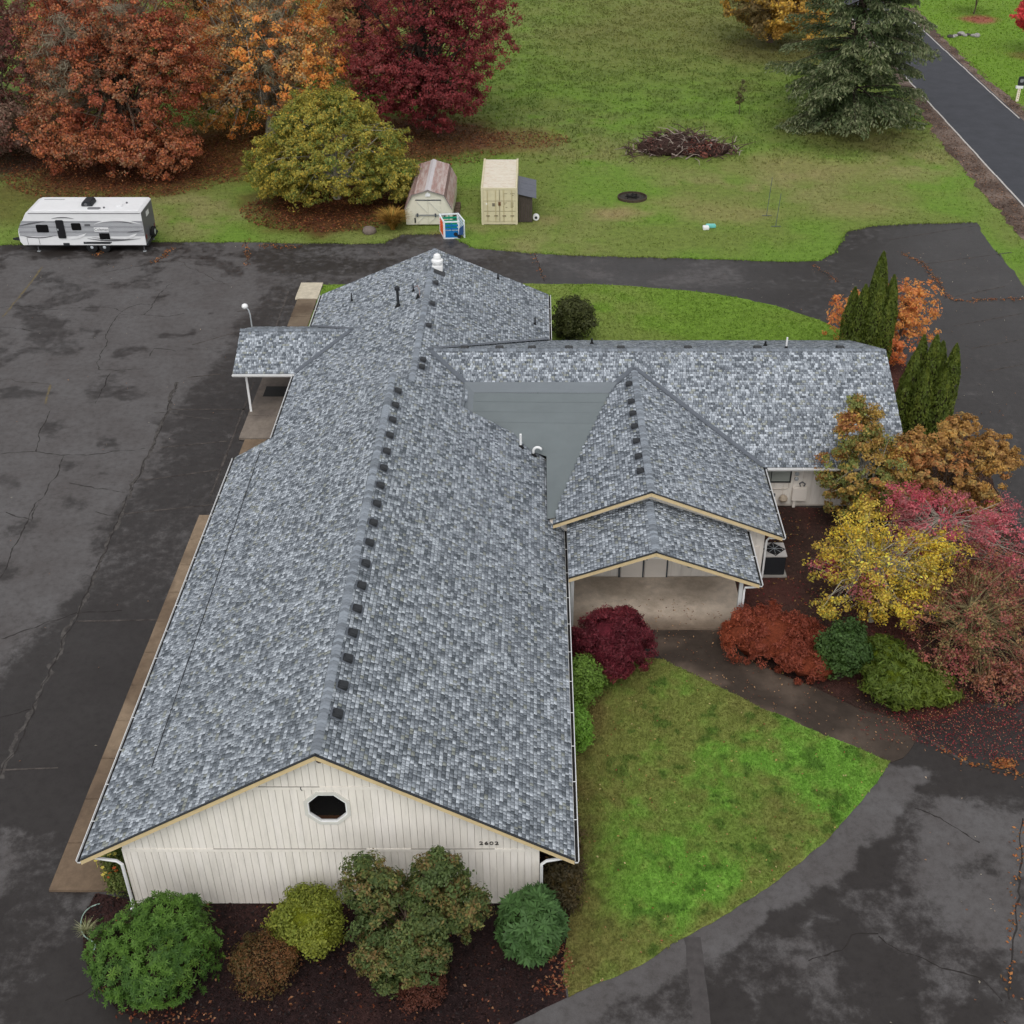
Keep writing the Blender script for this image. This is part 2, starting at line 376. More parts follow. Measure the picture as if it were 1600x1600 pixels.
# ---- asphalt around the building: parking lot on the left, drive behind, lot on the right, drive in front
ASPH = [(-75, 75.4), (-34.6, 76.0), (-29.4, 76.4), (-24.4, 76.5), (-18.2, 76.5), (-11.5, 76.2), (-9.9, 76.4), (-8.8, 77.9), (-6.2, 77.9), (-5.1, 76.9), (-4.0, 75.5), (0.5, 74.5), (6.6, 74.0),
        (10.6, 73.7), (14.6, 73.4), (17.8, 73.4), (19.0, 74.8), (20.0, 77.2), (20.6, 78.4), (22.3, 79.3), (25.4, 79.8), (29.6, 80.0), (29.35, 76.4), (29.4, 69.3), (29.6, 50), (30, 8), (-75, 8)]
def line_side(x, y, pts):
    """signed sideways distance (x - line x at that y) to a polyline given as (x, y) with rising y"""
    p = np.array(pts); return x - np.interp(y, p[:, 1], p[:, 0])
def asph_dry(x, y):
    n = fbm(x, y, 5, 4, 40); n2 = fbm(x, y, 2.0, 3, 44)
    v = np.full_like(x, .34)
    # left lot: the open part has dried, the strip beside the building and its stalls stays wet
    left = line_side(x, y, [(-17.2, 20), (-18.5, 30), (-18.6, 40), (-18.4, 46), (-17.6, 55), (-16.7, 62), (-16.2, 70), (-17.5, 73.5), (-18, 80)])
    v = np.where(x < -10, .34 + .36 * sstep(.7, -1.0, left + 2.2 * (n - .5)), v)
    v = np.where((x < -10) & (y < 42), v - .16 * sstep(41, 34, y + 5 * (n - .5)), v)
    v = np.where((x < -20) & (y > 73.5), v - .25 * sstep(73.3, 74.6, y + 2 * (n - .5)), v)
    v = np.where((x < -12) & (y < 27), .34 + .28 * sstep(.45, .6, n), v)
    # drive behind
    v = np.where((x > -17) & (y > 69.5), .34 + .14 * sstep(.46, .66, fbm(x * .4, y, 2.2, 3, 60)), v)
    # right lot and front drive: pale strip along the lawn edge, mottled elsewhere
    v = np.where((x > 12.5) & (y > 33), .30 + .10 * (n - .4), v)
    d = line_side(x, y, [(-12, 18.6), (-.7, 19.9), (.8, 20.9), (3, 22.1), (4.9, 23.4), (7, 24.8), (9.3, 26.8), (11.3, 29.1), (12.2, 30.2), (13, 33)])
    front = (y < 33) & (x > -12)
    v = np.where(front, .36 + .40 * sstep(.40, .62, n), v)
    v = np.where(front & (y < 29.8), np.maximum(v, .9 * sstep(1.9, 1.2, d + 1.2 * (n2 - .5)) * sstep(-1.5, -.2, d)), v)
    v = np.where(front & (y > 28.5) & (x > 12), v - .2, v)
    v = v + .22 * (n2 - .5)
    v = np.where((x < -18) | (y < 33), v - .30 * sstep(.56, .64, fbm(x, y, 1.7, 4, 52)), v)
    return np.stack([v, v, v], -1)
asph = sheet('asphalt', densify(ASPH, .5, .10, 3), 0.008, .45, asph_dry, M_ASPH)

# ---- islands: back lawn, front lawn, planting beds, paving
BACKLAWN = [(-12.9, 61), (-12.9, 69.75), (.7, 69.8), (3.5, 69.8), (6.2, 69.4), (9.2, 68.8), (11.8, 67.9), (14.2, 66.5), (16.4, 64.4), (17.8, 62.2), (17.9, 61.2), (16.3, 57.5), (15.7, 55.5), (0, 55.5), (-1, 61)]
sheet('back_lawn', densify(BACKLAWN, .35, .07, 5), 0.03, .5, lambda x, y: mixc(field_col(x, y), lin((104, 132, 46)), .6 + 0 * x), M_GRASS, drop=.03)
FRONTLAWN = [(4.75, 35.35), (7.8, 32.9), (10.0, 31.3), (12.0, 30.1), (11.3, 29.1), (9.3, 26.8), (7.0, 24.8), (4.9, 23.4), (3.0, 22.1), (.9, 21.05), (.75, 21.6), (.95, 23.6), (1.0, 26.0), (.9, 30.4), (.6, 34.2), (2.4, 35.6)]
sheet('front_lawn', densify(FRONTLAWN, .25, .05, 6), 0.035, .13, lawn_col, M_GRASS, drop=.035)
def mulch_col(x, y):
    n = fbm(x, y, 1.2, 4, 70); return mixc(lin((58, 40, 38)), lin((42, 31, 31)), sstep(.35, .65, n))
MULCH = [(-13.3, 24.6), (-13.45, 23.8), (-13.1, 22.7), (-12.4, 21.4), (-11.6, 20.7), (-10.6, 20.3), (-8.5, 19.8), (-5, 19.65), (-2.2, 19.75), (-.7, 20.2), (.85, 21.05), (.75, 21.9), (1.0, 23.6), (1.05, 26.0), (.95, 30.4), (.7, 34.1), (2.2, 35.6), (4.3, 36.9), (1.2, 37.05), (.0, 36), (.0, 24.3), (-11.9, 24.3)]
sheet('front_planting_bed', densify(MULCH, .3, .05, 8), 0.022, .35, mulch_col, M_SOIL, drop=.02)
def bed_col(x, y):
    n = fbm(x, y, 1.6, 4, 75); c = mixc(lin((66, 50, 44)), lin((54, 40, 36)), sstep(.35, .65, n))
    return mixc(c, lin((96, 58, 52)), .5 * sstep(.5, .7, fbm(x, y, 2.3, 3, 77)))
BED2 = [(8.05, 40.35), (8.05, 38.0), (6.9, 37.0), (8.1, 35.0), (10.2, 33.6), (11.4, 32.6), (13.0, 31.9), (14.4, 32.2), (16.4, 33.2), (18.3, 35.2), (19.9, 38.5), (20.7, 43.5), (20.9, 50), (20.6, 56), (19.4, 60.5), (17.9, 62.1), (17.7, 61), (15.9, 57.4), (15.75, 45.6), (9.2, 45.6), (9.1, 40.4)]
sheet('side_planting_bed', densify(BED2, .35, .07, 9), 0.02, .45, bed_col, M_SOIL, drop=.02)
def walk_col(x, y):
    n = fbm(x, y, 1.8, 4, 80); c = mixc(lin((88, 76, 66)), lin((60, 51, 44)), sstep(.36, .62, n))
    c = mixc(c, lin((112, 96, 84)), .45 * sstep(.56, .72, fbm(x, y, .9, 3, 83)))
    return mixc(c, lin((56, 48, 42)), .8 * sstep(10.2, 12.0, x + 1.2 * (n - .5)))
WALK = [(4.6, 37.04), (7.2, 37.04), (8.0, 35.2), (10.15, 33.75), (11.35, 32.75), (13.0, 31.95), (13.2, 31.2), (12.45, 30.25), (12.0, 30.05), (10.0, 31.25), (7.8, 32.85), (4.75, 35.3), (4.3, 36.2)]
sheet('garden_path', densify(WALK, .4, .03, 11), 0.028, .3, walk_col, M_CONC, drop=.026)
def tan_conc(x, y):
    n = fbm(x, y, 2.4, 4, 90); n2 = fbm(x * 3, y * .6, 1.2, 3, 93)
    c = mixc(lin((136, 118, 98)), lin((112, 95, 78)), sstep(.4, .62, n)); return mixc(c, lin((88, 74, 62)), .6 * sstep(.55, .72, n2))
def slab(name, x0, y0, x1, y1, z, colf, step=.4, parent=None):
    o = sheet(name, densify([(x0, y0), (x1, y0), (x1, y1), (x0, y1)], .5, .008, 2), z, step, colf, M_CONC, parent, drop=z)
    return o
# the long pavement beside the hall: cast in separate panels, each its own piece
def walkway(name, x0, x1, ys, z, colf):
    root = bpy.data.objects.new(name, None); COL.objects.link(root); root.location = (x0, ys[0], 0); root['kind'] = 'structure'
    for a, b in zip(ys[:-1], ys[1:]):
        slab('paving_slab', x0, a + .012, x1, b - .012, z, colf, .35, root)
    return root
walkway('side_pavement', -14.72, -12.0, list(np.linspace(24.65, 44.85, 12)), .10, tan_conc)
walkway('entrance_pavement', -14.0, -12.95, [45.6, 47.6, 49.6, 51.35], .09, tan_conc)
grey_conc = lambda x, y: mixc(lin((126, 116, 106)), lin((104, 95, 88)), sstep(.35, .65, fbm(x, y, 1.5, 4, 96)))
walkway('portico_floor', -14.3, -11.1, [51.4, 53.6, 55.9, 58.2], .11, grey_conc)
walkway('rear_pavement', -14.05, -12.9, [58.25, 60.5, 62.8, 65.1, 67.5], .09, lambda x, y: mixc(lin((112, 98, 82)), lin((92, 78, 64)), sstep(.4, .6, fbm(x, y, 1.5, 4, 97))))
slab('concrete_pad', -14.2, 67.55, -12.88, 69.85, .10, lambda x, y: mixc(lin((188, 178, 158)), lin((160, 150, 130)), sstep(.4, .65, fbm(x, y, 1.5, 4, 98))))
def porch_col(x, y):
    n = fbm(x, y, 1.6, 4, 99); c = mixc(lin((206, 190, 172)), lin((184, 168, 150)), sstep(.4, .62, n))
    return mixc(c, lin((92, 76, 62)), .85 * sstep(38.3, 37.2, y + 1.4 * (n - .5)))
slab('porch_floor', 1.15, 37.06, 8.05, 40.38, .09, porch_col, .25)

# ---- the road at the upper right, with gravel verges and painted edge lines
def road_col(x, y):
    n = fbm(x, y, 4, 4, 110); v = .38 + .2 * (n - .5); return np.stack([v, v, v], -1)
M_ROAD = mat('road_asphalt', S(60, 61, 66), 0.85, 0.16, 0.8, bump=.15, bscale=60)
def gravel_col(x, y):
    n = fbm(x, y, 1.1, 4, 113); return mixc(lin((122, 106, 96)), lin((88, 74, 66)), sstep(.35, .65, n))
sheet('gravel_verge', densify([(31.9, 40), (31.7, 95), (32.6, 107), (33.0, 145), (42.0, 145), (41.3, 130.5), (40.9, 116.5), (41.5, 106.4), (42.5, 40)], .6, .25, 12), .012, .7, gravel_col, M_SOIL)
rd = MB(); rd.add([(33.5, 30, .022), (40.3, 30, .022), (40.2, 160, .022), (33.9, 160, .022)], [(0, 1, 2, 3)]); ro = rd.build('road', M_ROAD); ro['kind'] = 'structure'
pl = mat('road_line_paint', S(178, 173, 167), .8, .25, 5)
for xs, ya, yb in (((33.72, 33.86), 40, 150), ((40.0, 40.12), 103.6, 150), ((40.0, 40.12), 40, 96)):
    m_ = MB(); ys = np.arange(ya, yb, 1.5)
    for a, b in zip(ys[:-1], ys[1:]):
        j = .03 * random.uniform(-1, 1); m_.add([(xs[0] + j, a, .027), (xs[1] + j, a, .027), (xs[1] + j, b, .027), (xs[0] + j, b, .027)], [(0, 1, 2, 3)])
    m_.build('edge_line', pl, ro)
sheet('side_drive', densify([(40.35, 96.5), (60, 93), (60, 101), (43.5, 103), (40.35, 103.4)], .6, .15, 14), .030, 1.0, lambda x, y: np.tile(lin((108, 100, 94)), (len(x), 1)), M_SOIL)

# ---- cracks, seams and faded stall lines lying on the asphalt
def ribbon(pts, w, z, wob=0.06, step=.25, seed=0, wj=.5):
    P = []; rng = random.Random(seed)
    for (a, b) in zip(pts[:-1], pts[1:]):
        a, b = np.array(a), np.array(b); L = np.linalg.norm(b - a); k = max(1, int(L / step))
        for j in range(k): P.append(a + (b - a) * j / k)
    P.append(np.array(pts[-1], float)); P = np.array(P)
    T = np.gradient(P, axis=0); T /= np.linalg.norm(T, axis=1)[:, None] + 1e-9; N = np.stack([-T[:, 1], T[:, 0]], 1)
    off = (fbm(P[:, 0] + seed, P[:, 1], .5, 3, seed) - .5) * 2 * wob * 2
    P = P + N * off[:, None]
    ww = w / 2 * (1 - wj + 2 * wj * RNG.random(len(P)))
    A, B = P + N * ww[:, None], P - N * ww[:, None]; n = len(P)
    V = np.vstack([np.column_stack([A, np.full(n, z)]), np.column_stack([B, np.full(n, z)])])
    i = np.arange(n - 1); return V, np.stack([i, i + 1, n + i + 1, n + i], 1), P
CRACK = mat('crack_dirt', S(46, 42, 40), .95, .25, 4)
SEAM = mat('crack_filled_with_grit', S(80, 76, 73), .95, .3, 3, c2=S(56, 52, 50), cut=(.40, .62))
PAINT = mat('faded_stall_paint', S(82, 76, 72), .9, .3, 2.5, c2=S(52, 47, 45), cut=(.40, .62))
PAINTY = mat('faded_yellow_paint', S(104, 92, 66), .9, .3, 2.5, c2=S(80, 76, 72), cut=(.4, .66))
LINES = {'crack':[[(-30.5,66.8),(-28.3,66.2),(-27.0,66.4),(-24.9,66.6),(-24.0,66.0),(-23.8,66.5),(-23.3,66.9),(-22.6,66.9)],[(-22.1,70.0),(-22.4,68.2),(-22.4,66.4),(-22.6,65.5),(-21.1,65.2),(-20.3,65.7)],[(-24.0,66.0),(-24.0,64.8),(-24.1,63.0),(-23.6,62.0),(-23.6,60.8),(-23.4,59.1),(-23.2,58.7),(-22.3,58.6),(-20.8,58.8)],[(-23.9,65.5),(-22.6,65.5)],[(-22.5,58.4),(-22.3,56.4),(-22.3,55.0)],[(-25.3,50.1),(-23.7,50.3),(-22.4,50.0),(-21.2,50.0),(-20.1,50.3),(-18.6,50.6)],[(-22.3,50.0),(-22.1,48.6),(-22.1,47.2),(-22.1,46.2),(-22.2,45.8),(-22.0,42.6),(-21.8,40.4)],[(-26.7,71.5),(-23.9,73.0),(-23.2,75.3)],[(-30.3,64.0),(-28.8,63.5),(-28.0,63.2)],[(-31.2,66.5),(-30.4,66.8)],[(-24.3,54.3),(-24.1,51.9),(-23.7,50.3)],[(-19.6,60.9),(-20.9,61.2),(-20.9,60.2)],[(7.8,22.2),(8.8,22.6),(9.2,23.1),(10.0,23.1)],[(-13.1,21.0),(-12.7,21.2),(-12.4,21.5)],[(-21.3,47.5),(-20.1,47.2),(-18.6,46.7)],[(-20.4,36.5),(-19.7,37.1),(-18.0,38.1)],[(-19.0,32.3),(-17.9,32.6)],[(10.0,23.1),(10.5,22.5),(11.0,22.3),(12.5,21.6),(13.0,21.0)],[(12.3,28.0),(13.0,27.6),(14.0,26.6)],[(-23.3,45.2),(-22.0,44.6),(-22.1,45.7)],[(-19.4,45.2),(-18.3,44.9)],[(-18.0,38.1),(-17.1,38.2),(-16.3,38.2)]],'seam':[[(-18.6,57.3),(-18.5,54.6),(-18.3,51.0),(-18.3,49.2),(-18.3,47.6),(-18.3,46.2),(-18.1,41.7),(-18.0,38.1),(-18.0,35.2),(-17.9,32.6),(-17.9,29.3)],[(-19.1,54.1),(-15.8,53.4)],[(-22.8,73.7),(-20.3,71.2),(-18.7,69.8)],[(-28.0,57.6),(-25.2,57.0)]],'leafcrack':[[(23.3,74.8),(24.1,73.0),(24.4,70.2),(24.2,67.9),(24.6,67.4)],[(24.6,67.4),(28.8,67.8)],[(15.6,27.6),(14.5,24.5),(13.1,21.0)],[(-18.9,76.9),(-18.0,72.7)],[(-23.9,73.0),(-23.3,75.5)],[(-27.9,74.2),(-27.5,75.1)],[(17.2,72.7),(18.3,70.2)],[(14.6,30.0),(16.3,29.4)],[(-0.1,74.8),(0.5,70.2)],[(13.7,30.7),(14.6,30.0)]],'stall':[[(-17.9,50.7),(-14.8,51.3)],[(-17.9,47.8),(-14.7,48.7)],[(-18.3,57.8),(-16.6,58.2)],[(-18.4,45.0),(-14.3,45.8)],[(-14.7,57.3),(-14.6,46.4)],[(-18.4,54.4),(-14.4,54.4)],[(-17.3,65.9),(-14.9,67.0)],[(-18.9,61.6),(-16.7,63.3)],[(-17.9,37.6),(-14.7,37.7)],[(-18.0,29.7),(-16.1,29.8)],[(-14.8,68.8),(-14.7,63.6)],[(23.6,72.7),(30.3,74.8)],[(23.4,67.4),(28.2,69.5)],[(23.6,64.0),(28.1,65.7)],[(23.8,61.2),(27.0,62.3)],[(23.8,58.5),(26.0,59.3)],[(23.0,76.9),(29.6,79.5)],[(13.4,31.3),(14.6,30.0)]],'yellow':[[(-30.7,72.5),(-30.6,68.8),(-30.6,65.2)],[(-25.2,57.0),(-24.8,55.0)]],'trench':[[(4.55,23.05),(4.55,20.2)]]}
for q, pts in enumerate(LINES['crack']):
    V, F, _ = ribbon(pts, .038, .0125, .07, .15, q, .8); np_mesh('crack', V, F, CRACK, asph)
for q, pts in enumerate(LINES['seam']):
    V, F, _ = ribbon(pts, .15 if q == 0 else .06, .0125, .12, .15, 40 + q); np_mesh('filled_crack', V, F, SEAM, asph)
    if q == 0: V, F, _ = ribbon(pts, .04, .0165, .08, .15, 60 + q, .8); np_mesh('crack', V, F, CRACK, asph)
for q, pts in enumerate(LINES['leafcrack']):
    V, F, _ = ribbon(pts, .05, .0125, .07, .2, 80 + q); np_mesh('crack', V, F, CRACK, asph)
for q, pts in enumerate(LINES['stall']):
    V, F, _ = ribbon(pts, .09, .0145, .0, .4, 120 + q, .35); np_mesh('stall_line', V, F, PAINT, asph)
for q, pts in enumerate(LINES['yellow']):
    V, F, _ = ribbon(pts, .12, .0145, .03, .4, 150 + q, .35); np_mesh('stall_line', V, F, PAINTY, asph)
PATCH = mat('trench_patch', S(70, 66, 65), .9, .2, 4)
for pts in LINES['trench']:
    V, F, _ = ribbon(pts, .5, .0115, .02, .3, 9, .12); np_mesh('patched_trench', V, F, PATCH, asph)

# ------------------------------------------------------------------ the building
BLD = thing('gabled_building', 'long beige building with grey shingled gable roofs, 2602 on its front wall', 'building', (-5.93, 24.22, 0))
ROOFM = MB()
# each slope: eave line, height there, pitch, direction uphill in plan, outline in (along, across)
class Slope:
    def __init__(s, axis, b0, z0, pitch, sign, poly): s.axis, s.b0, s.z0, s.pitch, s.sign, s.poly = axis, b0, z0, pitch, sign, poly
    def p(s, a, b, lift=0.0):
        z = s.z0 + s.pitch * (b - s.b0) * s.sign
        k = math.sqrt(1 + s.pitch ** 2); nb, nz = -s.pitch * s.sign / k, 1 / k
        if s.axis == 'x': return (b + nb * lift, a, z + nz * lift)
        return (a, b + nb * lift, z + nz * lift)
SL = {
 'AL': Slope('x', -13.05, 2.42, .5863, 1, [(23.88, -13.05), (45.85, -13.05), (45.85, -5.92), (23.88, -5.92)]),
 'AR': Slope('x', 1.10, 2.42, .5954, -1, [(23.88, 1.10), (40.6, 1.10), (40.95, .42), (45.1, .42), (45.85, -.25), (45.85, -5.92), (23.88, -5.92)]),
 'BL': Slope('x', -11.68, 2.50, .4233, 1, [(45.9, -11.68), (53.5, -11.68), (56.1, -9.15), (58.7, -11.68), (62.75, -11.68), (62.75, -5.42), (45.9, -5.42)]),
 'BR': Slope('x', .66, 2.50, .4359, -1, [(45.9, -3.15), (49.2, -3.05), (51.2, -4.95), (57.2, .66), (62.75, .66), (62.75, -5.42), (45.9, -5.42)]),
 'CF': Slope('y', 45.1, 2.40, .4148, 1, [(-3.0, 49.2), (3.43, 49.2), (4.42, 50.2), (9.7, 45.1), (16.0, 45.1), (16.0, 51.2), (-4.95, 51.2)]),
 'CB': Slope('y', 57.3, 2.40, .4148, -1, [(.66, 57.3), (16.0, 57.3), (16.0, 51.2), (-4.95, 51.2)]),
 'EL': Slope('x', .65, 3.0, .3977, 1, [(39.95, .65), (41.2, .9), (45.0, 2.0), (49.2, 3.43), (50.2, 4.42), (39.95, 4.42)]),
 'ER': Slope('x', 9.7, 2.40, .3977, -1, [(39.95, 9.7), (45.1, 9.7), (50.2, 4.42), (39.95, 4.42)]),
 'FL': Slope('x', 1.2, 2.676, .373, 1, [(36.9, 1.2), (40.4, 1.2), (40.4, 4.4), (36.9, 4.4)]),
 'FR': Slope('x', 8.34, 2.40, .373, -1, [(36.9, 8.34), (40.4, 8.34), (40.4, 4.4), (36.9, 4.4)]),
 'GF': Slope('y', 53.5, 2.50, .4115, 1, [(-14.7, 53.5), (-11.68, 53.5), (-9.12, 56.1), (-14.7, 56.1)]),
 'GB': Slope('y', 58.7, 2.50, .4115, -1, [(-14.7, 58.7), (-11.68, 58.7), (-9.12, 56.1), (-14.7, 56.1)]),
}
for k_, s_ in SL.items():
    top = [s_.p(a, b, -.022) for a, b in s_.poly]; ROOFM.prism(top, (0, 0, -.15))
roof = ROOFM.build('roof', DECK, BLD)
roof['label'] = 'grey patchwork shingle roof over underlay coloured dark for course shadows'

def intervals(poly, b):
    xs = []; n = len(poly)
    for i in range(n):
        (a0, b0), (a1, b1) = poly[i], poly[(i + 1) % n]
        if (b0 > b) != (b1 > b): xs.append(a0 + (a1 - a0) * (b - b0) / (b1 - b0))
    xs.sort(); return list(zip(xs[::2], xs[1::2]))
PAL = [(lin((186, 192, 199)), .16), (lin((162, 168, 175)), .23), (lin((141, 147, 154)), .25), (lin((117, 123, 130)), .20), (lin((98, 104, 110)), .10), (lin((146, 149, 143)), .06)]
PW = np.cumsum([w for _, w in PAL])
EXPO = .126
tabs = []    # (corner points 8x3, colour, nearness)
TV, TC, TN = [], [], []
for k_, s_ in SL.items():
    bs = [b for _, b in s_.poly]; lo, hi = min(bs), max(bs); kk = math.sqrt(1 + s_.pitch ** 2); dp = EXPO / kk
    nrow = int((hi - lo) / dp) + 1
    for r_ in range(nrow):
        d0, d1 = r_ * dp, min((r_ + 1) * dp, hi - lo)
        b0 = lo + d0 if s_.sign > 0 else hi - d0; b1 = lo + d1 if s_.sign > 0 else hi - d1
        low = b0 + s_.sign * .002
        for (a0, a1) in intervals(s_.poly, (b0 + b1) / 2):
            a = a0 - random.random() * .2; last = -1
            while a < a1:
                w = random.choice((.08, .10, .12, .14, .16, .19)); e = a + w
                x0, x1 = max(a, a0), min(e, a1); a = e
                if x1 - x0 < .03: continue
                t = int(np.searchsorted(PW, random.random())); last = t
                c = PAL[min(t, 5)][0] * random.uniform(.88, 1.12)
                lift = random.choice((.006, .006, .014)) + random.uniform(0, .004); g = .006; b1_ = b1 - s_.sign * .013  # gaps bare the dark underlay as a painted shadow line per course
                q0, q1 = x0 + g, x1 - g
                TV.append([s_.p(q0, low, lift), s_.p(q1, low, lift), s_.p(q1, b1_, .002), s_.p(q0, b1_, .002), s_.p(q0, low, -.02), s_.p(q1, low, -.02), s_.p(q1, b1, -.02), s_.p(q0, b1, -.02)])
                TC.append(c); TN.append((q0 + q1) / 2 if s_.axis == 'x' else (low))
TV = np.array(TV); TC = np.array(TC)
TF = np.array([(0, 1, 2, 3), (4, 5, 1, 0), (5, 6, 2, 1), (7, 4, 0, 3)])
cen = TV[:, :4].mean(1); dist = np.linalg.norm(cen - np.array([0, 0, 30.5]), axis=1)
wid = np.linalg.norm(TV[:, 1] - TV[:, 0], axis=1)
show = wid / dist; show[(cen[:, 1] > 30)] = 0
order = np.argsort(-show); solo = order[:300]; rest = order[300:]
n_ = len(rest); Vr = TV[rest].reshape(-1, 3); Fr = (np.arange(n_)[:, None, None] * 8 + TF[None]).reshape(-1, 4)
np_mesh('shingle_courses', Vr, Fr, M_SHING, roof, None, np.repeat(TC[rest], 8, 0), kind='stuff')
# the 300 tabs that show largest, each a piece of its own
for i in solo: np_mesh('shingle', TV[i], TF.copy(), M_SHING, roof, None, np.repeat(TC[i:i + 1], 8, 0))

# ridge caps: overlapping bent shingles along each ridge
def ridge_caps(P0, P1, half, sL, sR, axis, dark=True, step=.145):
    V, F, Cc = [], [], []; P0, P1 = Vector(P0), Vector(P1); L = (P1 - P0).length; d = (P1 - P0) / L; n = int(L / step)
    side = Vector((1, 0, 0)) if axis == 'y' else Vector((0, 1, 0))
    for i in range(n):
        a = P0 + d * (i * step); b = a + d * (step * 1.25)
        z0, z1 = .062, .024; c = lin((124, 130, 137)) * random.uniform(.68, 1.3)
        for (pt, z) in ((a, z0), (b, z1)):
            V += [pt - side * half + Vector((0, 0, z - half * sL)), pt + Vector((0, 0, z)), pt + side * half + Vector((0, 0, z - half * sR))]
            Cc += [c] * 3
        V += [a - side * half + Vector((0, 0, z0 - half * sL - .035)), a + Vector((0, 0, z0 - .035)), a + side * half + Vector((0, 0, z0 - half * sR - .035))]; Cc += [c] * 3
        o = i * 9; F += [[o, o + 1, o + 4, o + 3], [o + 1, o + 2, o + 5, o + 4], [o + 6, o + 7, o + 1, o], [o + 7, o + 8, o + 2, o + 1]]
    np_mesh('ridge_cap', np.array([tuple(v) for v in V]), np.array(F), M_SHING, roof, None, np.array(Cc), kind='stuff')
ridge_caps((-5.92, 23.88, 6.6), (-5.92, 45.85, 6.6), .14, .586, .595, 'y')
ridge_caps((-5.42, 45.9, 5.15), (-5.42, 62.75, 5.15), .14, .423, .436, 'y')
ridge_caps((-4.7, 51.2, 4.93), (16.0, 51.2, 4.93), .15, .415, .415, 'x')
ridge_caps((4.42, 39.95, 4.5), (4.42, 50.1, 4.5), .15, .398, .398, 'y')
ridge_caps((4.4, 36.9, 3.87), (4.4, 40.35, 3.87), .15, .373, .373, 'y')
ridge_caps((-14.7, 56.1, 3.57), (-9.2, 56.1, 3.57), .15, .41, .41, 'x')
# valley flashing: folded metal in the valleys
def valley(a, b, w=.13, lift=.035):
    a, b = Vector(a), Vector(b); d = (b - a).normalized(); x = d.cross(Vector((0, 0, 1))).normalized() * w; up = Vector((0, 0, lift))
    m_ = MB(); m_.add([a - x + up * 1.9, a + up, a + x + up * 1.9, b - x + up * 1.9, b + up, b + x + up * 1.9], [(0, 1, 4, 3), (1, 2, 5, 4)]); m_.build('valley_flashing', VALLEY, roof)
for a_, b_ in (((-4.95, 51.2, 4.94), (.66, 57.2, 2.5)), ((-4.95, 51.2, 4.94), (-3.05, 49.2, 4.12)), ((4.42, 50.2, 4.5), (9.7, 45.1, 2.4)), ((4.42, 50.2, 4.5), (3.43, 49.2, 4.11)),
               ((-9.12, 56.1, 3.58), (-11.68, 53.5, 2.5)), ((-9.12, 56.1, 3.58), (-11.68, 58.7, 2.5))): valley(a_, b_)
# the grey membrane saddle in the corner between the roofs, with its seams
mb = MB()
mvold = [(-3.22, 49.35, 4.24), (3.62, 49.35, 4.24), (-3.22, 45.8, 4.24), (-2.78, 48.75, 4.03), (3.25, 48.75, 4.0), (-2.78, 45.8, 4.03), (.1, 46.0, 3.45), (2.25, 45.0, 3.55), (.43, 44.9, 3.05), (.43, 40.7, 2.9), (1.1, 40.25, 3.0), (1.35, 42.6, 3.25), (-.3, 45.9, 3.2)]
rows = [(40.45, .43, 2.88, 1.15, 2.97), (42.6, .43, 2.96, 1.6, 3.2), (44.9, .43, 3.06, 2.2, 3.5), (45.86, -2.78, 3.72, 2.5, 3.62), (47.3, -2.78, 3.88, 2.9, 3.82), (48.75, -2.78, 4.03, 3.3, 4.0)]
V_, NC = [], 9
for (y, xl, zl, xr, zr) in rows:
    for c_ in range(NC): t = c_ / (NC - 1); V_.append((xl + (xr - xl) * t, y, zl + (zr - zl) * (1 - (1 - t) ** 2)))
F_ = [(r * NC + c_, r * NC + c_ + 1, (r + 1) * NC + c_ + 1, (r + 1) * NC + c_) for r in range(len(rows) - 1) for c_ in range(NC - 1)]
memb = mb.add(V_, F_).build('membrane_roof', MEMB, BLD, smooth=True)
MB().add([(-3.22, 49.35, 4.24), (3.62, 49.35, 4.24), (3.3, 48.75, 4.006), (-2.78, 48.75, 4.036)], [(0, 3, 2, 1)]).build('membrane_lap', mat('membrane_lap', S(112, 118, 122), .7, .05, 2), memb)
MB().add([(-3.22, 49.35, 4.24), (-3.22, 45.86, 4.22), (-2.78, 45.86, 3.726), (-2.78, 48.75, 4.036)], [(0, 1, 2, 3)]).build('membrane_lap', mat('membrane_lap', S(112, 118, 122), .7, .05, 2), memb)
SEAMM = mat('membrane_seam', S(103, 110, 111), .7, .08, 3)
for k in range(3):
    y = 48.05 - k * .75; t = (y - 45.86) / 2.89; zl, zr, xr = 3.72 + .31 * t, 3.62 + .38 * t, 2.5 + .8 * t; sm = MB(); pr_ = []
    for c_ in range(13): q = c_ / 12; pr_.append((-2.7 + (xr + 2.7) * q, zl + (zr - zl) * (1 - (1 - q) ** 2) + .012))
    for (xa, za), (xb, zb) in zip(pr_[:-1], pr_[1:]): sm.add([(xa, y, za), (xb, y, zb), (xb, y + .022, zb + .004), (xa, y + .022, za + .004)], [(0, 1, 2, 3)])
    sm.build('membrane_seam', SEAMM, memb)

# ---- fascia boards (rakes) and soffit
def rake(y, s, a_lo, a_hi, depth=.185, th=.05):
    """tan board under the front edge of a slope at y, from across=a_lo to a_hi"""
    p0 = Vector(s.p(y, a_lo, -.012)); p1 = Vector(s.p(y, a_hi, -.012)); dn = Vector((0, 0, -depth))
    MB().prism([p0, p1, p1 + dn, p0 + dn], (0, -th, 0)).build('rake_board', TAN, BLD)
    e0, e1 = Vector(s.p(y, a_lo, .004)), Vector(s.p(y, a_hi, .004)); dn = Vector((0, 0, -.03)); 
    MB().prism([e0, e1, e1 + dn, e0 + dn], (0, -th - .02, 0)).build('drip_edge', BLACK, BLD)
rake(23.88, SL['AL'], -13.05, -5.92); rake(23.88, SL['AR'], 1.10, -5.92)
rake(39.95, SL['EL'], .65, 4.42); rake(39.95, SL['ER'], 9.7, 4.42)
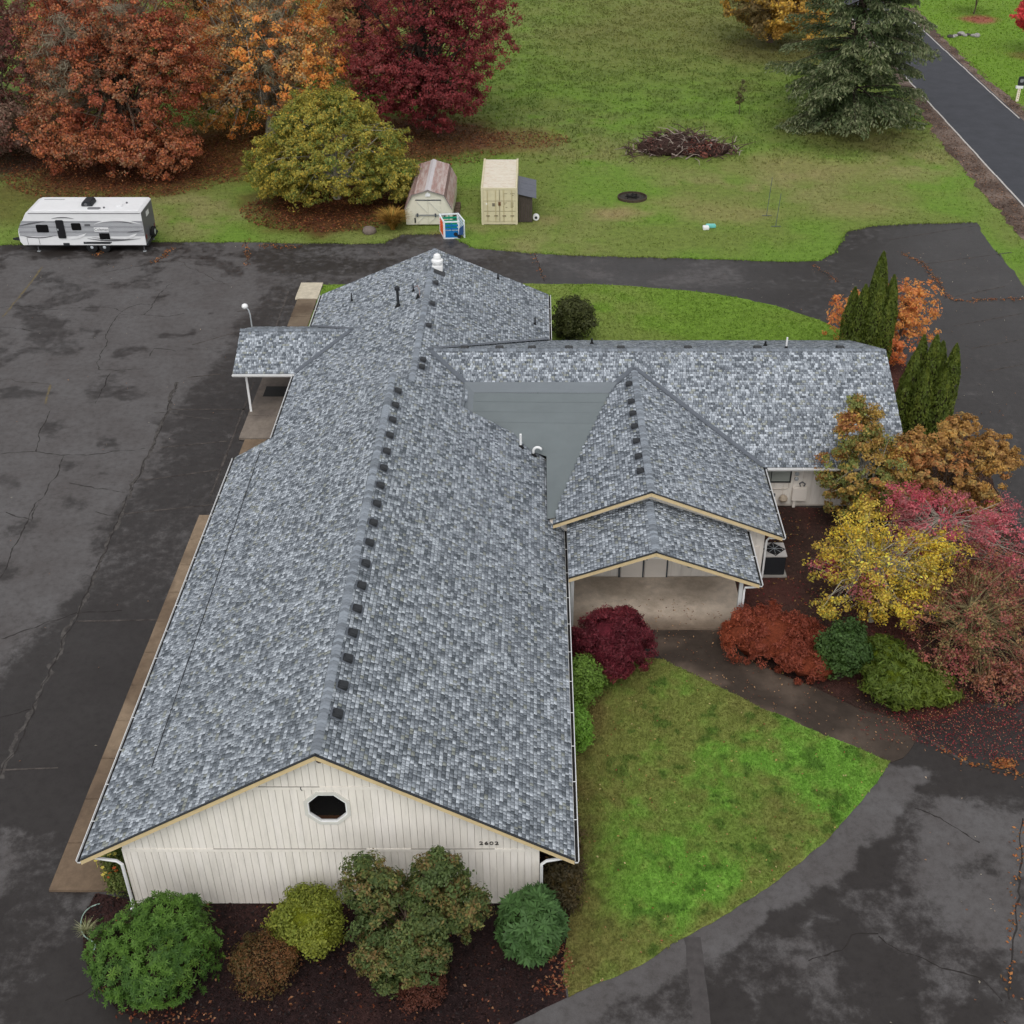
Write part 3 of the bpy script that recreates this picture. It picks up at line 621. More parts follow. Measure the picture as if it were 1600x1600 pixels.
rake(36.9, SL['FL'], 1.2, 4.4); rake(36.9, SL['FR'], 8.34, 4.4)
# ---- gutters
GUTTER_SHADE = mat('gutter_shade_debris', S(30, 28, 26), .95, .3, 10)  # near-black, paints the shade inside the white channel; doubles as debris
def gutter(a, b, out, cap=True):
    """open channel along an eave from a to b; out: unit vector away from the roof"""
    a, b, o = Vector(a), Vector(b), Vector(out); dz = Vector((0, 0, 1))
    A0, B0 = a + o * .005 - dz * .03, b + o * .005 - dz * .03
    prof = [(0, 0), (0, -.115), (.09, -.115), (.125, -.03), (.125, .012), (.108, .012), (.108, -.03), (.082, -.10), (.012, -.10), (.012, 0)]
    n = len(prof); V = [A0 + o * u + dz * w for u, w in prof] + [B0 + o * u + dz * w for u, w in prof]
    MB().add(V, [list(range(n)), list(range(n, 2 * n))[::-1]] + [(i, (i + 1) % n, n + (i + 1) % n, n + i) for i in range(n)]).build('gutter', WHITE, BLD)
    m_ = MB(); m_.add([A0 + o * .013 - dz * .055, A0 + o * .098 - dz * .055, B0 + o * .098 - dz * .055, B0 + o * .013 - dz * .055], [(0, 1, 2, 3)]); m_.build('gutter_shade_debris', GUTTER_SHADE, BLD)  # strip of painted shade along the channel floor
    L = (B0 - A0).length; k = max(2, int(L / 1.4))
    for i in range(1, k):
        c = A0.lerp(B0, i / k); MB().bar(c + dz * .008, c + o * .115 + dz * .008, .022, .008).build('gutter_strap', WHITE, BLD)
gutter((-13.05, 23.84, 2.42), (-13.05, 45.85, 2.42), (-1, 0, 0)); gutter((1.10, 23.84, 2.42), (1.10, 40.6, 2.42), (1, 0, 0)); gutter((.44, 40.98, 2.83), (.44, 42.6, 2.83), (1, 0, 0))
gutter((-11.68, 47.0, 2.5), (-11.68, 53.45, 2.5), (-1, 0, 0)); gutter((-11.68, 58.75, 2.5), (-11.68, 62.75, 2.5), (-1, 0, 0)); gutter((.66, 57.35, 2.5), (.66, 62.75, 2.5), (1, 0, 0))
gutter((-14.72, 53.5, 2.5), (-11.7, 53.5, 2.5), (0, -1, 0)); gutter((9.9, 45.1, 2.4), (16.0, 45.1, 2.4), (0, -1, 0)); gutter((9.7, 39.92, 2.4), (9.7, 45.0, 2.4), (1, 0, 0)); gutter((8.34, 36.86, 2.4), (8.34, 40.4, 2.4), (1, 0, 0))
def downspout(pts, r=.045):
    MB().tube(pts, r, 6).build('downspout', WHITE, BLD)
downspout([(-13.1, 24.15, 2.32), (-13.05, 24.15, 2.2), (-12.15, 24.12, 2.05), (-12.02, 24.12, 1.9), (-12.02, 24.12, .15), (-12.02, 23.95, .08)], .05)
downspout([(1.15, 24.15, 2.32), (1.1, 24.15, 2.2), (.30, 24.12, 2.05), (.15, 24.12, 1.9), (.15, 24.12, .15), (.15, 23.95, .08)], .05)
downspout([(9.75, 40.15, 2.3), (9.7, 40.2, 2.15), (9.25, 40.28, 2.08), (9.17, 40.3, 1.95), (9.17, 40.3, .1)]); downspout([(8.39, 37.0, 2.3), (8.3, 37.05, 2.12), (7.86, 37.1, 2.05), (7.84, 37.12, 1.9), (7.84, 37.12, .1)])

# ---- walls (closed boxes under the roofs)
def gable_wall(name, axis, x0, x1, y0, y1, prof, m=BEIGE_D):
    """prof: outline in (across, z); swept along the other axis"""
    if axis == 'y': pts = [(u, y0, z) for u, z in prof]; off = (0, y1 - y0, 0)
    else: pts = [(x0, u, z) for u, z in prof]; off = (x1 - x0, 0, 0)
    return MB().prism(pts, off).build(name, m, BLD)
hallwall = gable_wall('hall_wall', 'y', 0, 0, 24.25, 45.75, [(-11.94, 0), (.07, 0), (.07, 2.80), (-5.92, 6.38), (-11.94, 2.85)])
gable_wall('annex_wall', 'y', 0, 0, 45.8, 62.3, [(-11.0, 0), (.05, 0), (.05, 2.55), (-5.42, 4.93), (-11.0, 2.55)])
wingwall = gable_wall('wing_wall', 'x', .1, 15.7, 0, 0, [(45.72, 0), (56.7, 0), (56.7, 2.4), (51.2, 4.72), (45.72, 2.4)])
gable_wall('porch_back_wall', 'y', 0, 0, 40.42, 45.7, [(.1, 0), (9.1, 0), (9.1, 2.42), (4.42, 4.28), (.1, 2.6)])
gable_wall('portico_gable', 'x', -14.6, -14.5, 0, 0, [(53.6, 2.38), (58.6, 2.38), (56.1, 3.40)])

# front gable boards: three tiers of grooved boards with belt trim, cut round the octagonal window
frontwall = hallwall
OCX, OCZ, OCR = -5.86, 4.16, .58          # window centre and half width
def oct_half(dx):
    """half height of the octagon at dx from its centre"""
    a = OCR; t = a * math.tan(math.pi / 8); ax = abs(dx)
    if ax >= a: return None
    return a if ax <= t else a - (ax - t)
def topz(x): return 2.85 + .5864 * (x + 11.94) if x < -5.92 else 6.38 - .5977 * (x + 5.92)
BW, GAP = .2033, .011
PNTS = [mat('beige_board_%d' % i, S(*c), .75, .05, 1.6, c2=tuple(np.array(S(*c)) * .80), cut=(.46, .82), stretch=(3.0, 3.0, .55)) for i, c in enumerate(((234, 227, 217), (231, 224, 214), (236, 229, 220)))]
nb = int(round(12.01 / BW))
for i in range(nb):
    xa, xb = -11.94 + i * 12.01 / nb + GAP / 2, -11.94 + (i + 1) * 12.01 / nb - GAP / 2
    def piece(z0a, z0b, z1a, z1b):
        if max(z1a - z0a, z1b - z0b) < .03: return
        y = 24.25
        MB().prism([(xa, y, z0a), (xb, y, z0b), (xb, y, max(z1b, z0b + .004)), (xa, y, max(z1a, z0a + .004))], (0, -.036 - random.uniform(0, .003), 0)).build('siding_board', random.choice(PNTS), frontwall)
    ta, tb = topz(xa) - .02, topz(xb) - .02
    piece(.05, .05, 2.34, 2.34)
    ma, mb_ = min(4.88, ta), min(4.88, tb)
    ha, hb = oct_half(xa - OCX), oct_half(xb - OCX)
    if ha is not None or hb is not None:
        ha, hb = ha or 0.0, hb or 0.0
        piece(2.46, 2.46, OCZ - ha, OCZ - hb); piece(OCZ + ha, OCZ + hb, ma, mb_)
    else: piece(2.46, 2.46, ma, mb_)
    if max(ta, tb) > 5.02: piece(5.0, 5.0, ta, tb)
for z0, z1, x0, x1, nm in ((2.34, 2.46, -11.96, .09, 'belt_trim'), (4.885, 4.995, -8.4, -3.5, 'belt_trim')):
    MB().prism([(x0, 24.25, z0), (x1, 24.25, z0), (x1, 24.25, z1), (x0, 24.25, z1)], (0, -.052, 0)).build(nm, PNTS[0], frontwall)
for x0, x1 in ((-11.96, -11.86), (-.01, .09)): MB().box(x0, 24.2, .02, x1, 24.249, 2.33).build('corner_trim', PNTS[0], frontwall)
JOINT = mat('open_joint', S(92, 84, 76), .9, .2, 5)
for x0, x1, z in ((-9.3, -4.9, 2.465), (-3.6, -1.2, 2.465), (-7.7, -6.0, 4.998)): MB().box(x0, 24.19, z, x1, 24.205, z + .007).build('open_joint', JOINT, frontwall)
# octagonal window: ring frame, dark room behind, wooden sill inside, pane
def octpts(r, y): return [(OCX + r / math.cos(math.pi / 8) * math.cos(math.pi / 8 + k * math.pi / 4), y, OCZ + r / math.cos(math.pi / 8) * math.sin(math.pi / 8 + k * math.pi / 4)) for k in range(8)]
def ring(r0, r1, ya, yb): 
    o1, i1, o2, i2 = octpts(r1, ya), octpts(r0, ya), octpts(r1, yb), octpts(r0, yb); V = o1 + i1 + o2 + i2; F = []
    for k in range(8):
        j = (k + 1) % 8; F += [(k, j, 8 + j, 8 + k), (16 + k, 24 + k, 24 + j, 16 + j), (k, 16 + k, 16 + j, j), (8 + k, 8 + j, 24 + j, 24 + k)]
    return MB().add(V, F)
owin = ring(.55, .645, 24.175, 24.26).build('octagon_window', mat('pale_trim', S(206, 204, 196), .6, .05, 3), BLD)
ring(.515, .555, 24.185, 24.27).build('sash', WHITE, owin)
MB().add(octpts(.52, 24.235), [list(range(8))]).build('pane', glass_mat('clear_pane', (.02, .02, .02), .75), owin)
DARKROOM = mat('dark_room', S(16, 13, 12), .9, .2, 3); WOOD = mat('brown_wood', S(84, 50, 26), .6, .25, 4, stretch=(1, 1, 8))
# a lightless recess behind the pane: cut from the wall prism, so build the hall wall's front face with a hole
def hole_front():
    me = hallwall.data; bm = bmesh.new(); bm.from_mesh(me); org = Vector(BLD.location)
    fr = [f for f in bm.faces if all(abs(v.co.y + org.y - 24.25) < 1e-4 for v in f.verts)]
    f = fr[0]; outer = [v for v in f.verts]; bm.faces.remove(f)
    iv = [bm.verts.new(Vector(p) - org) for p in octpts(.56, 24.25)]
    es = [bm.edges.get((outer[i], outer[(i + 1) % len(outer)])) or bm.edges.new((outer[i], outer[(i + 1) % len(outer)])) for i in range(len(outer))]
    es += [bm.edges.new((iv[i], iv[(i + 1) % 8])) for i in range(8)]
    bmesh.ops.triangle_fill(bm, edges=es, use_beauty=True)
    bm.to_mesh(me); bm.free()
hole_front()
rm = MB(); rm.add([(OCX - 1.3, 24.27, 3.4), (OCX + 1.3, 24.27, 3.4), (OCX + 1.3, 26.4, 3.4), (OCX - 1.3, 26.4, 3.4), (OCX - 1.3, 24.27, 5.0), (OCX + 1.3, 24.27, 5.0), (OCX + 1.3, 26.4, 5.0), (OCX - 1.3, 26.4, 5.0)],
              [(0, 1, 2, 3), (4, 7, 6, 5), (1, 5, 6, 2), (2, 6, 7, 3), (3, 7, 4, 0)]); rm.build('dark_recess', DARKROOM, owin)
MB().box(OCX - .75, 24.3, 3.42, OCX + .75, 24.55, 3.48).build('inner_sill', WOOD, owin)
# security light under the peak
m_ = MB().lathe([(.02, 0), (.10, .02), (.12, .07), (.09, .12), (.03, .13)], (-5.88, 24.16, 6.03), 'z', 10); m_.build('peak_lamp', mat('brown_lamp', S(92, 72, 66), .5, .1, 6), BLD, smooth=True)
# hanging wire left of the window
MB().tube([(-6.52, 24.19, 4.99), (-6.53, 24.18, 4.93), (-6.49, 24.18, 4.87)], .012, 5).build('wire_end', BLACK, BLD)

def text_mesh(name, txt, size, mat_, parent, loc, rot=(math.pi / 2, 0, 0), ext=.01, space=1.0, bold=0.0):
    cu = bpy.data.curves.new(name, 'FONT'); cu.body = txt; cu.size = size; cu.extrude = ext; cu.align_x = 'CENTER'; cu.align_y = 'CENTER'; cu.space_character = space; cu.offset = bold; cu.resolution_u = 3
    to = bpy.data.objects.new(name + '_curve', cu); COL.objects.link(to)
    bpy.context.view_layer.update()
    me = bpy.data.meshes.new_from_object(to.evaluated_get(bpy.context.evaluated_depsgraph_get()))
    bpy.data.objects.remove(to); bpy.data.curves.remove(cu)
    me.materials.clear(); me.materials.append(mat_)
    o = bpy.data.objects.new(name, me); COL.objects.link(o); o.parent = parent
    o.location = Vector(loc) - Vector(root_of(parent).location); o.rotation_euler = rot
    return o
text_mesh('house_number', '2602', .19, mat('number_dark', S(70, 66, 62), .6, .1, 5), BLD, (-1.36, 24.198, 2.70), space=1.15, bold=.0).scale = (1.35, 1, 1)

# ---- roof vents, pipes and caps
def roof_vent(s, a, b, w=.33, d=.30, h=.15):
    """low box vent: base plate, sloped hood open on the downhill side"""
    up = s.sign
    def q(u, v, l): return s.p(a + u, b + v * up / math.sqrt(1 + s.pitch ** 2), l)
    m_ = MB()
    V = [q(-w / 2, -d / 2, .005), q(w / 2, -d / 2, .005), q(w / 2, d / 2, .005), q(-w / 2, d / 2, .005), q(-w / 2 + .02, -d / 2 + .02, h), q(w / 2 - .02, -d / 2 + .02, h), q(w / 2 - .05, d / 2 - .03, h * .75), q(-w / 2 + .05, d / 2 - .03, h * .75)]
    m_.add(V, [(0, 3, 2, 1), (4, 5, 6, 7), (0, 1, 5, 4), (1, 2, 6, 5), (2, 3, 7, 6), (3, 0, 4, 7)])
    F = [q(-w / 2 - .05, -d / 2 - .07, .012), q(w / 2 + .05, -d / 2 - .07, .012), q(w / 2 + .05, d / 2 + .05, .012), q(-w / 2 - .05, d / 2 + .05, .012), q(-w / 2 - .05, -d / 2 - .07, .020), q(w / 2 + .05, -d / 2 - .07, .020), q(w / 2 + .05, d / 2 + .05, .020), q(-w / 2 - .05, d / 2 + .05, .020)]
    o = m_.build('roof_vent', BLACK, BLD, bevel=.02)
    MB().add(F, [(0, 3, 2, 1), (4, 5, 6, 7), (0, 1, 5, 4), (1, 2, 6, 5), (2, 3, 7, 6), (3, 0, 4, 7)]).build('flange', mat('vent_flange', S(92, 97, 104), .8, .1, 8), o)
for k in range(17): roof_vent(SL['AR'], 25.6 + k * 1.176, -5.58 - k * .003)
for y in (49.25, 49.95, 53.5, 55.95, 58.44): roof_vent(SL['BR'], y, -5.10, .34, .28)
for y in (48.82, 47.23, 46.17, 45.08, 43.88, 42.67, 41.57): roof_vent(SL['EL'], y, 4.13)
for x in (-3.3, -1.7, -.2, 1.5, 3.9, 7.0, 10.2, 14.0): roof_vent(SL['CB'], x, 51.6, .40, .26, .16)
def pipe(s, a, b, h, r, m=BLACK, boot=True, cap=0.0):
    p = Vector(s.p(a, b, 0)); o = MB().tube([p - Vector((0, 0, .05)), p + Vector((0, 0, h))], r, 8).build('vent_pipe', m, BLD)
    if boot: MB().lathe([(r * 2.6, -.04), (r * 1.25, .11), (r * 1.2, .12)], p, 'z', 10).build('boot', BLACK2, o)
    if cap: MB().lathe([(r * 1.9, 0), (r * 2.0, cap), (r * .6, cap * 1.5)], p + Vector((0, 0, h - cap * .6)), 'z', 10).build('cap', m, o)
    return o
pipe(SL['BL'], 60.0, -9.65, .42, .035); pipe(SL['BL'], 56.75, -6.85, .95, .07, BLACK, True, .14); pipe(SL['BL'], 57.9, -6.18, .32, .035); pipe(SL['BL'], 56.8, -5.85, .22, .05)
MB().tube([(-6.1, 57.9, 5.05), (-5.95, 57.8, 5.2), (-5.8, 57.3, 5.12), (-5.78, 56.9, 5.05)], .014, 5).build('roof_cable', mat('pinkish_cable', S(150, 120, 112), .7, .1, 5), BLD)
pipe(SL['BR'], 62.1, -2.05, .3, .035); pipe(SL['BR'], 58.3, -.07, .4, .035); pipe(SL['CB'], 10.9, 53.4, .25, .05); pipe(SL['CB'], 11.6, 52.0, .55, .04, WHITE); pipe(SL['CB'], 2.7, 54.6, .3, .05)
# white turbine-style vent near the rear peak
tv = MB(); pv = Vector(SL['BR'].p(60.4, -5.12, 0)); tv.box(pv.x - .27, pv.y - .27, pv.z - .12, pv.x + .27, pv.y + .27, pv.z + .2)
tvo = tv.build('capped_roof_vent', WHITE, BLD, bevel=.03)
MB().lathe([(.16, .2), (.16, .34), (.30, .36), (.30, .46), (.17, .50), (.17, .56), (.20, .60), (.16, .74), (.05, .80)], pv, 'z', 16).build('hood', WHITE, tvo, smooth=False)
MB().prism([(pv.x - .36, pv.y - .75, SL['BR'].p(pv.y - .75, pv.x - .36)[2] + .018), (pv.x + .42, pv.y - .75, SL['BR'].p(pv.y, pv.x + .42)[2] + .018), (pv.x + .42, pv.y - .2, SL['BR'].p(pv.y, pv.x + .42)[2] + .018), (pv.x - .36, pv.y - .2, SL['BR'].p(pv.y, pv.x - .36)[2] + .018)], (0, 0, .008)).build('flashing', BLACK, tvo)
# two white plastic flues low on the hall roof, one bent over
f1 = Vector(SL['AR'].p(45.0, -.66, 0)); fl = MB().tube([f1, f1 + Vector((0, 0, .62))], .05, 10).build('flue_pipe', WHITE, BLD); MB().lathe([(.15, -.06), (.07, .1), (.065, .11)], f1, 'z', 10).build('boot', BLACK2, fl)
f2 = Vector(SL['AR'].p(44.85, -.12, 0)); arc = [f2, f2 + Vector((0, 0, .22))] + [f2 + Vector((.17 - .17 * math.cos(t), 0, .22 + .17 * math.sin(t))) for t in np.linspace(.3, math.pi * .9, 7)]
fl = MB().tube(arc, .055, 10).build('bent_flue_pipe', WHITE, BLD, smooth=True); MB().lathe([(.16, -.06), (.075, .1), (.07, .11)], f2, 'z', 10).build('boot', BLACK2, fl)
# dark seam line running up the left hall slope (a cable laid on the shingles)
sA = SL['AL']; MB().tube([sA.p(26.6, -11.55, .02), sA.p(34, -11.60, .02), sA.p(45.0, -11.70, .02)], .013, 4).build('roof_cable', BLACK, BLD)

# ---- porch: posts, beam, gable infill, doors and window in the back wall
for px in (7.72, 1.35): MB().box(px - .07, 37.14, .09, px + .07, 37.28, 2.36).build('porch_post', mat('pale_post', S(196, 198, 196), .6, .06, 4), BLD)
PB = PNTS[1]
for i in range(16):
    xa, xb = 1.25 + i * .43, 1.25 + (i + 1) * .43 - .012
    zt = lambda x: (2.676 + .373 * (x - 1.2) if x < 4.4 else 3.87 - .373 * (x - 4.4)) - .19
    zo = lambda x: min(3.42 - .21 * abs(x - 4.4), zt(x) - .004)
    if abs(xa - 4.2) < 1.6: MB().prism([(xa, 37.14, zo(xa)), (xb, 37.14, zo(xb)), (xb, 37.14, zt(xb)), (xa, 37.14, zt(xa))], (0, -.03, 0)).build('gable_board', PB, BLD)
for xa in np.arange(.15, 9.0, .41):
    xb = min(xa + .398, 9.1)
    zt = lambda x: (3.0 + .3977 * (x - .65) if x < 4.42 else 4.5 - .3977 * (x - 4.42)) - .2
    MB().prism([(xa, 40.42, .12), (xb, 40.42, .12), (xb, 40.42, zt(xb)), (xa, 40.42, zt(xa))], (0, -.02, 0)).build('porch_wall_board', random.choice(PNTS), BLD)
for k, x in enumerate((3.4, 4.36)):
    d = MB().box(x + .03, 40.33, .1, x + .92, 40.39, 2.1).build('door', BEIGE, BLD); hx = x + (.84 if k == 0 else .1)
    MB().lathe([(.03, 0), (.03, .05), (.02, .07)], (hx, 40.33, 1.0), 'y', 10).build('handle', GALV, d)
for x in (3.36, 4.325, 5.29): MB().box(x - .03, 40.32, .1, x + .03, 40.395, 2.15).build('door_frame', DGREY, BLD)
w = MB().box(6.18, 40.36, .62, 7.1, 40.395, 1.7).build('window', DARKGLASS, BLD)
for b in ((6.12, .56, 6.18, 1.76), (7.1, .56, 7.16, 1.76), (6.18, .56, 7.1, .62), (6.18, 1.7, 7.1, 1.76)): MB().box(b[0], 40.34, b[1], b[2], 40.396, b[3]).build('frame', mat('grey_frame', S(150, 156, 158), .6, .05, 5), w)
MB().box(8.6, 40.36, 1.2, 8.95, 40.395, 1.6).build('wall_grille', BEIGE, BLD)
# ---- wing front wall: boards, window, meter box and pipes
for xa in np.arange(9.2, 15.6, .41): MB().box(xa, 45.695, .1, min(xa + .398, 15.7), 45.72, 2.36).build('wing_wall_board', random.choice(PNTS), BLD)
w = MB().box(10.0, 45.66, 1.32, 11.05, 45.69, 2.22).build('window', mat('curtained_glass', S(160, 165, 158), .25, .05, 2, spec=.5), BLD)
for b in ((9.94, 1.26, 10.0, 2.28), (11.05, 1.26, 11.11, 2.28), (10.0, 1.26, 11.05, 1.32), (10.0, 2.22, 11.05, 2.28), (10.22, 1.33, 10.25, 2.21)): MB().box(b[0], 45.64, b[1], b[2], 45.692, b[3]).build('frame', BLACK, w)
mb2 = MB().box(11.22, 45.5, .38, 11.86, 45.692, 1.05).build('meter_cabinet', BEIGE, BLD, bevel=.015); MB().box(11.30, 45.55, .02, 11.42, 45.65, .38).build('conduit', BEIGE, mb2)
for z in (1.45, 1.7): MB().lathe([(.09, 0), (.09, .07), (.06, .1)], (11.35, 45.69, z), 'y', 12).build('electric_meter', GALV, BLD)
MB().tube([(11.55, 45.6, 1.1), (11.5, 45.6, 1.25), (11.62, 45.6, 1.32), (11.75, 45.6, 1.22), (11.7, 45.6, 1.1)], .03, 6).build('cable_loop', DGREY, BLD)
MB().tube([(9.4, 45.66, .92), (10.9, 45.66, .92), (11.05, 45.66, .98), (11.05, 45.66, 1.3)], .018, 6).build('wall_pipe', BEIGE_D, BLD)
MB().lathe([(.16, 0), (.2, .1), (.14, .22), (.05, .26)], (10.85, 45.5, .42), 'z', 12).build('gas_regulator', mat('tan_metal', S(170, 156, 138), .6, .1, 5), BLD)
MB().box(10.42, 45.60, .55, 10.5, 45.69, .68).build('wall_tap', DGREY, BLD)
for px, py in ((-14.2, 54.05), (-14.2, 58.2)): MB().box(px - .05, py - .05, .1, px + .05, py + .05, 2.4).build('portico_post', WHITE, BLD)
MB().box(-14.62, 53.62, 2.3, -11.0, 53.74, 2.42).build('portico_beam', WHITE, BLD)
MB().box(-11.06, 55.2, .12, -11.01, 57.0, 2.2).build('entrance_door', mat('brown_door', S(90, 74, 62), .6, .1, 4), BLD)

# ---- loose things close to the building
mt = MB().box(-13.9, 55.55, .115, -12.2, 56.6, .135).build('door_mat', mat('black_matting', S(46, 45, 44), .95, .2, 30, bump=.4, bscale=120), None, (-13.05, 56.1, .115)); tag(mt, 'black rectangular door mat on the portico floor', 'door mat')
ac = thing('air_conditioner', 'boxy black outdoor air conditioner with grey top by the porch corner', 'air conditioner', (9.68, 40.95, .02))
MB().box(9.22, 40.5, .08, 10.1, 41.4, .98).build('louvred_case', BLACK, ac, bevel=.03)
MB().lathe([(.46, .96), (.47, 1.0), (.47, 1.06), (.40, 1.08), (.38, 1.02)], (9.66, 40.95, 0), 'z', 4).build('inner_ring', BLACK2, ac)
tp = MB().box(9.19, 40.47, .98, 10.13, 41.43, 1.06).build('top_cover', mat('pale_grey_metal', S(176, 172, 168), .5, .05, 5), ac, bevel=.02); MB().lathe([(.33, 0), (.33, .02), (.30, .03)], (9.66, 40.95, 1.06), 'z', 20).build('fan_grille', BLACK2, ac)
m_ = MB()
for k in range(8): m_.bar((9.66, 40.95, 1.095), (9.66 + .32 * math.cos(k * math.pi / 4), 40.95 + .32 * math.sin(k * math.pi / 4), 1.095), .012, .008)
m_.build('fan_guard', GALV, ac); MB().box(9.1, 40.4, .02, 10.2, 41.5, .08).build('base_pad', mat('grey_pad', S(140, 136, 130), .9, .1, 5), ac)
lp = thing('lamp_post', 'thin grey lamp post with white globe head behind the portico', 'lamp post', (-14.9, 59.3, 0))
MB().tube([(-14.9, 59.3, 0), (-14.9, 59.3, 2.9), (-14.95, 59.3, 3.15), (-15.05, 59.3, 3.3)], .035, 8).build('pole', GALV, lp)
MB().lathe([(.02, -.12), (.12, -.1), (.17, 0), (.14, .1), (.05, .15)], (-15.12, 59.3, 3.36), 'z', 14).build('globe', WHITE, lp, smooth=True)

# ------------------------------------------------------------------ travel trailer
RV = thing('travel_trailer', 'long white travel trailer with grey striped sides parked at the lot edge', 'trailer', (-28.6, 76.0, 0))
X0, X1, Y0, Y1, ZB, ZT = -32.7, -24.75, 74.75, 77.25, .52, 2.75
RVW = mat('trailer_white', (.76, .76, .76), .35, .03, 2, spec=.4); RVG = mat('trailer_grey', S(150, 151, 154), .45, .08, 3); RVD = mat('trailer_dark_grey', S(92, 92, 95), .5, .06, 3); RVR = mat('trailer_rear', S(104, 104, 106), .5, .06, 3)
prof = [(X0 + .15, ZB), (X1, ZB), (X1, ZT - .10), (X1 - .12, ZT), (X0 + 1.05, ZT), (X0 + .75, ZT - .12), (X0 + .05, 1.55), (X0, 1.2), (X0, .75)]
MB().prism([(x, Y0, z) for x, z in prof], (0, Y1 - Y0, 0)).build('body', RVW, RV)
MB().box(X0 + 1.15, Y0 + .06, ZT, X1 - .15, Y1 - .06, ZT + .015).build('roof_skin', RVW, RV)
# grey ribbed side band: each rib its own strip
zs = np.arange(1.13, 2.13, .167)
for side, yy in ((-1, Y0), (1, Y1)):
    for k, z in enumerate(zs):
        xl = X0 + .05 + max(0, (z - 1.5)) * .55
        MB().prism([(xl, yy, z), (X1 - .01, yy, z), (X1 - .01, yy, z + .15), (xl + .05, yy, z + .15)], (0, side * (.016 if k % 2 else .024), 0)).build('side_rib', RVG if k % 2 else mat('trailer_rib', S(168, 169, 172), .45, .06, 3), RV)
MB().box(X1, Y0 + .05, .62, X1 + .02, Y1 - .05, 2.62).build('rear_panel', RVR, RV)
for yy in (Y0 - .028, Y1 + .003): MB().box(X0 + .9, yy, ZT - .155, X1 - .05, yy + .025, ZT - .125).build('roof_trim', RVD, RV)
def swoosh(pts, w, m=RVD, y=Y0 - .03):
    P = [np.array(p) for p in pts]; ctl = []
    for t in np.linspace(0, 1, 14): 
        a, b, c = P; ctl.append((1 - t) ** 2 * a + 2 * t * (1 - t) * b + t * t * c)
    ctl = np.array(ctl); T = np.gradient(ctl, axis=0); T /= np.linalg.norm(T, axis=1)[:, None]; N = np.stack([-T[:, 1], T[:, 0]], 1)
    ww = w * np.sin(np.linspace(.12, math.pi - .05, 14))[:, None]; A, B = ctl + N * ww / 2, ctl - N * ww / 2
    V = [(x, y, z) for x, z in A] + [(x, y, z) for x, z in B]; V += [(x, y + .012, z) for x, y, z in V]
    n = 14; F = [(i, i + 1, n + i + 1, n + i) for i in range(n - 1)]
    MB().add(V, F + [(2 * n + i, 3 * n + i, 3 * n + i + 1, 2 * n + i + 1) for i in range(n - 1)] + [(i, 2 * n + i, 2 * n + i + 1, i + 1) for i in range(n - 1)]).build('stripe', m, RV)
swoosh(((X0 + .1, 1.78), (X0 + .9, 1.95), (X0 + 1.9, 2.12)), .10); swoosh(((X0 + 2.3, 2.27), (X0 + 3.0, 2.42), (X0 + 3.7, 2.27)), .06); swoosh(((X0 + .2, 1.18), (X0 + 1.2, .85), (X0 + 2.4, 1.2)), .06)
swoosh(((X0 + 3.2, .95), (X0 + 3.9, 1.02), (X0 + 4.3, 1.32)), .16, RVW, Y0 - .036); swoosh(((X0 + 4.3, .98), (X0 + 5.6, .68), (X0 + 7.7, .98)), .08); swoosh(((X0 + 4.6, 1.05), (X0 + 5.8, .86), (X0 + 7.0, .95)), .05)
swoosh(((X0 + 4.9, 1.9), (X0 + 6.2, 2.45), (X0 + 7.9, 1.9)), .12, RVW, Y0 - .036); swoosh(((X0 + 5.4, 2.05), (X0 + 6.4, 2.25), (X0 + 7.4, 1.9)), .07); swoosh(((X0 + 6.9, 1.38), (X0 + 7.4, 1.42), (X0 + 7.92, 1.5)), .07); swoosh(((X0 + 6.6, .95), (X0 + 7.1, 1.05), (X0 + 7.5, 1.3)), .16, RVW, Y0 - .036)
def rvwin(x0, z0, x1, z1, name='window', r=.07, skew=0.0):
    pts = [(x, z) for x, z in rrect(x0, z0, x1, z1, r)]
    o = MB().prism([(x, Y0 - .024, z) for x, z in pts], (0, -.022, 0)).build(name, DARKGLASS, RV)
    return o
rvwin(X0 + 1.22, 1.38, X0 + 1.98, 1.88); rvwin(X0 + 3.45, 1.52, X0 + 4.05, 1.98); rvwin(X0 + 5.1, .92, X0 + 5.75, 1.32, 'window', .03)
d = MB().prism([(x, Y0 - .024, z) for x, z in rrect(X0 + 2.5, .98, X0 + 3.0, 2.18, .08)], (0, -.03, 0)).build('door', mat('trailer_door', S(34, 34, 36), .3, .1, 3), RV); MB().box(X0 + 2.54, Y0 - .07, 1.5, X0 + 2.6, Y0 - .05, 1.62).build('handle', GALV, d)
MB().box(X0 + 4.3, Y0 - .05, 1.80, X0 + 4.65, Y0 - .02, 1.92).build('awning_light', RVD, RV)
pt = MB().box(X0 + 4.85, Y0 - .046, 1.42, X0 + 5.75, Y0 - .026, 1.70).build('name_plate', RVW, RV); text_mesh('lettering', 'Coleman', .24, RVD, pt, (X0 + 5.3, Y0 - .05, 1.56), ext=.003)
MB().prism([(x, Y0 - .004, z) for x, z in rrect(X0 + .5, .56, X0 + 1.2, 1.0, .05)], (0, -.012, 0)).build('hatch', RVW, RV)
for b in ((X0 + .47, .55, X0 + .49, 1.02), (X0 + 1.21, .55, X0 + 1.23, 1.02), (X0 + .49, 1.01, X0 + 1.21, 1.03)): MB().box(b[0], Y0 - .014, b[1], b[2], Y0 - .001, b[3]).build('hatch_seal', RVD, RV)
MB().box(X0 + 2.7, Y0 - .02, .5, X0 + 3.1, Y0 - .002, .66).build('fold_step', BLACK, RV)
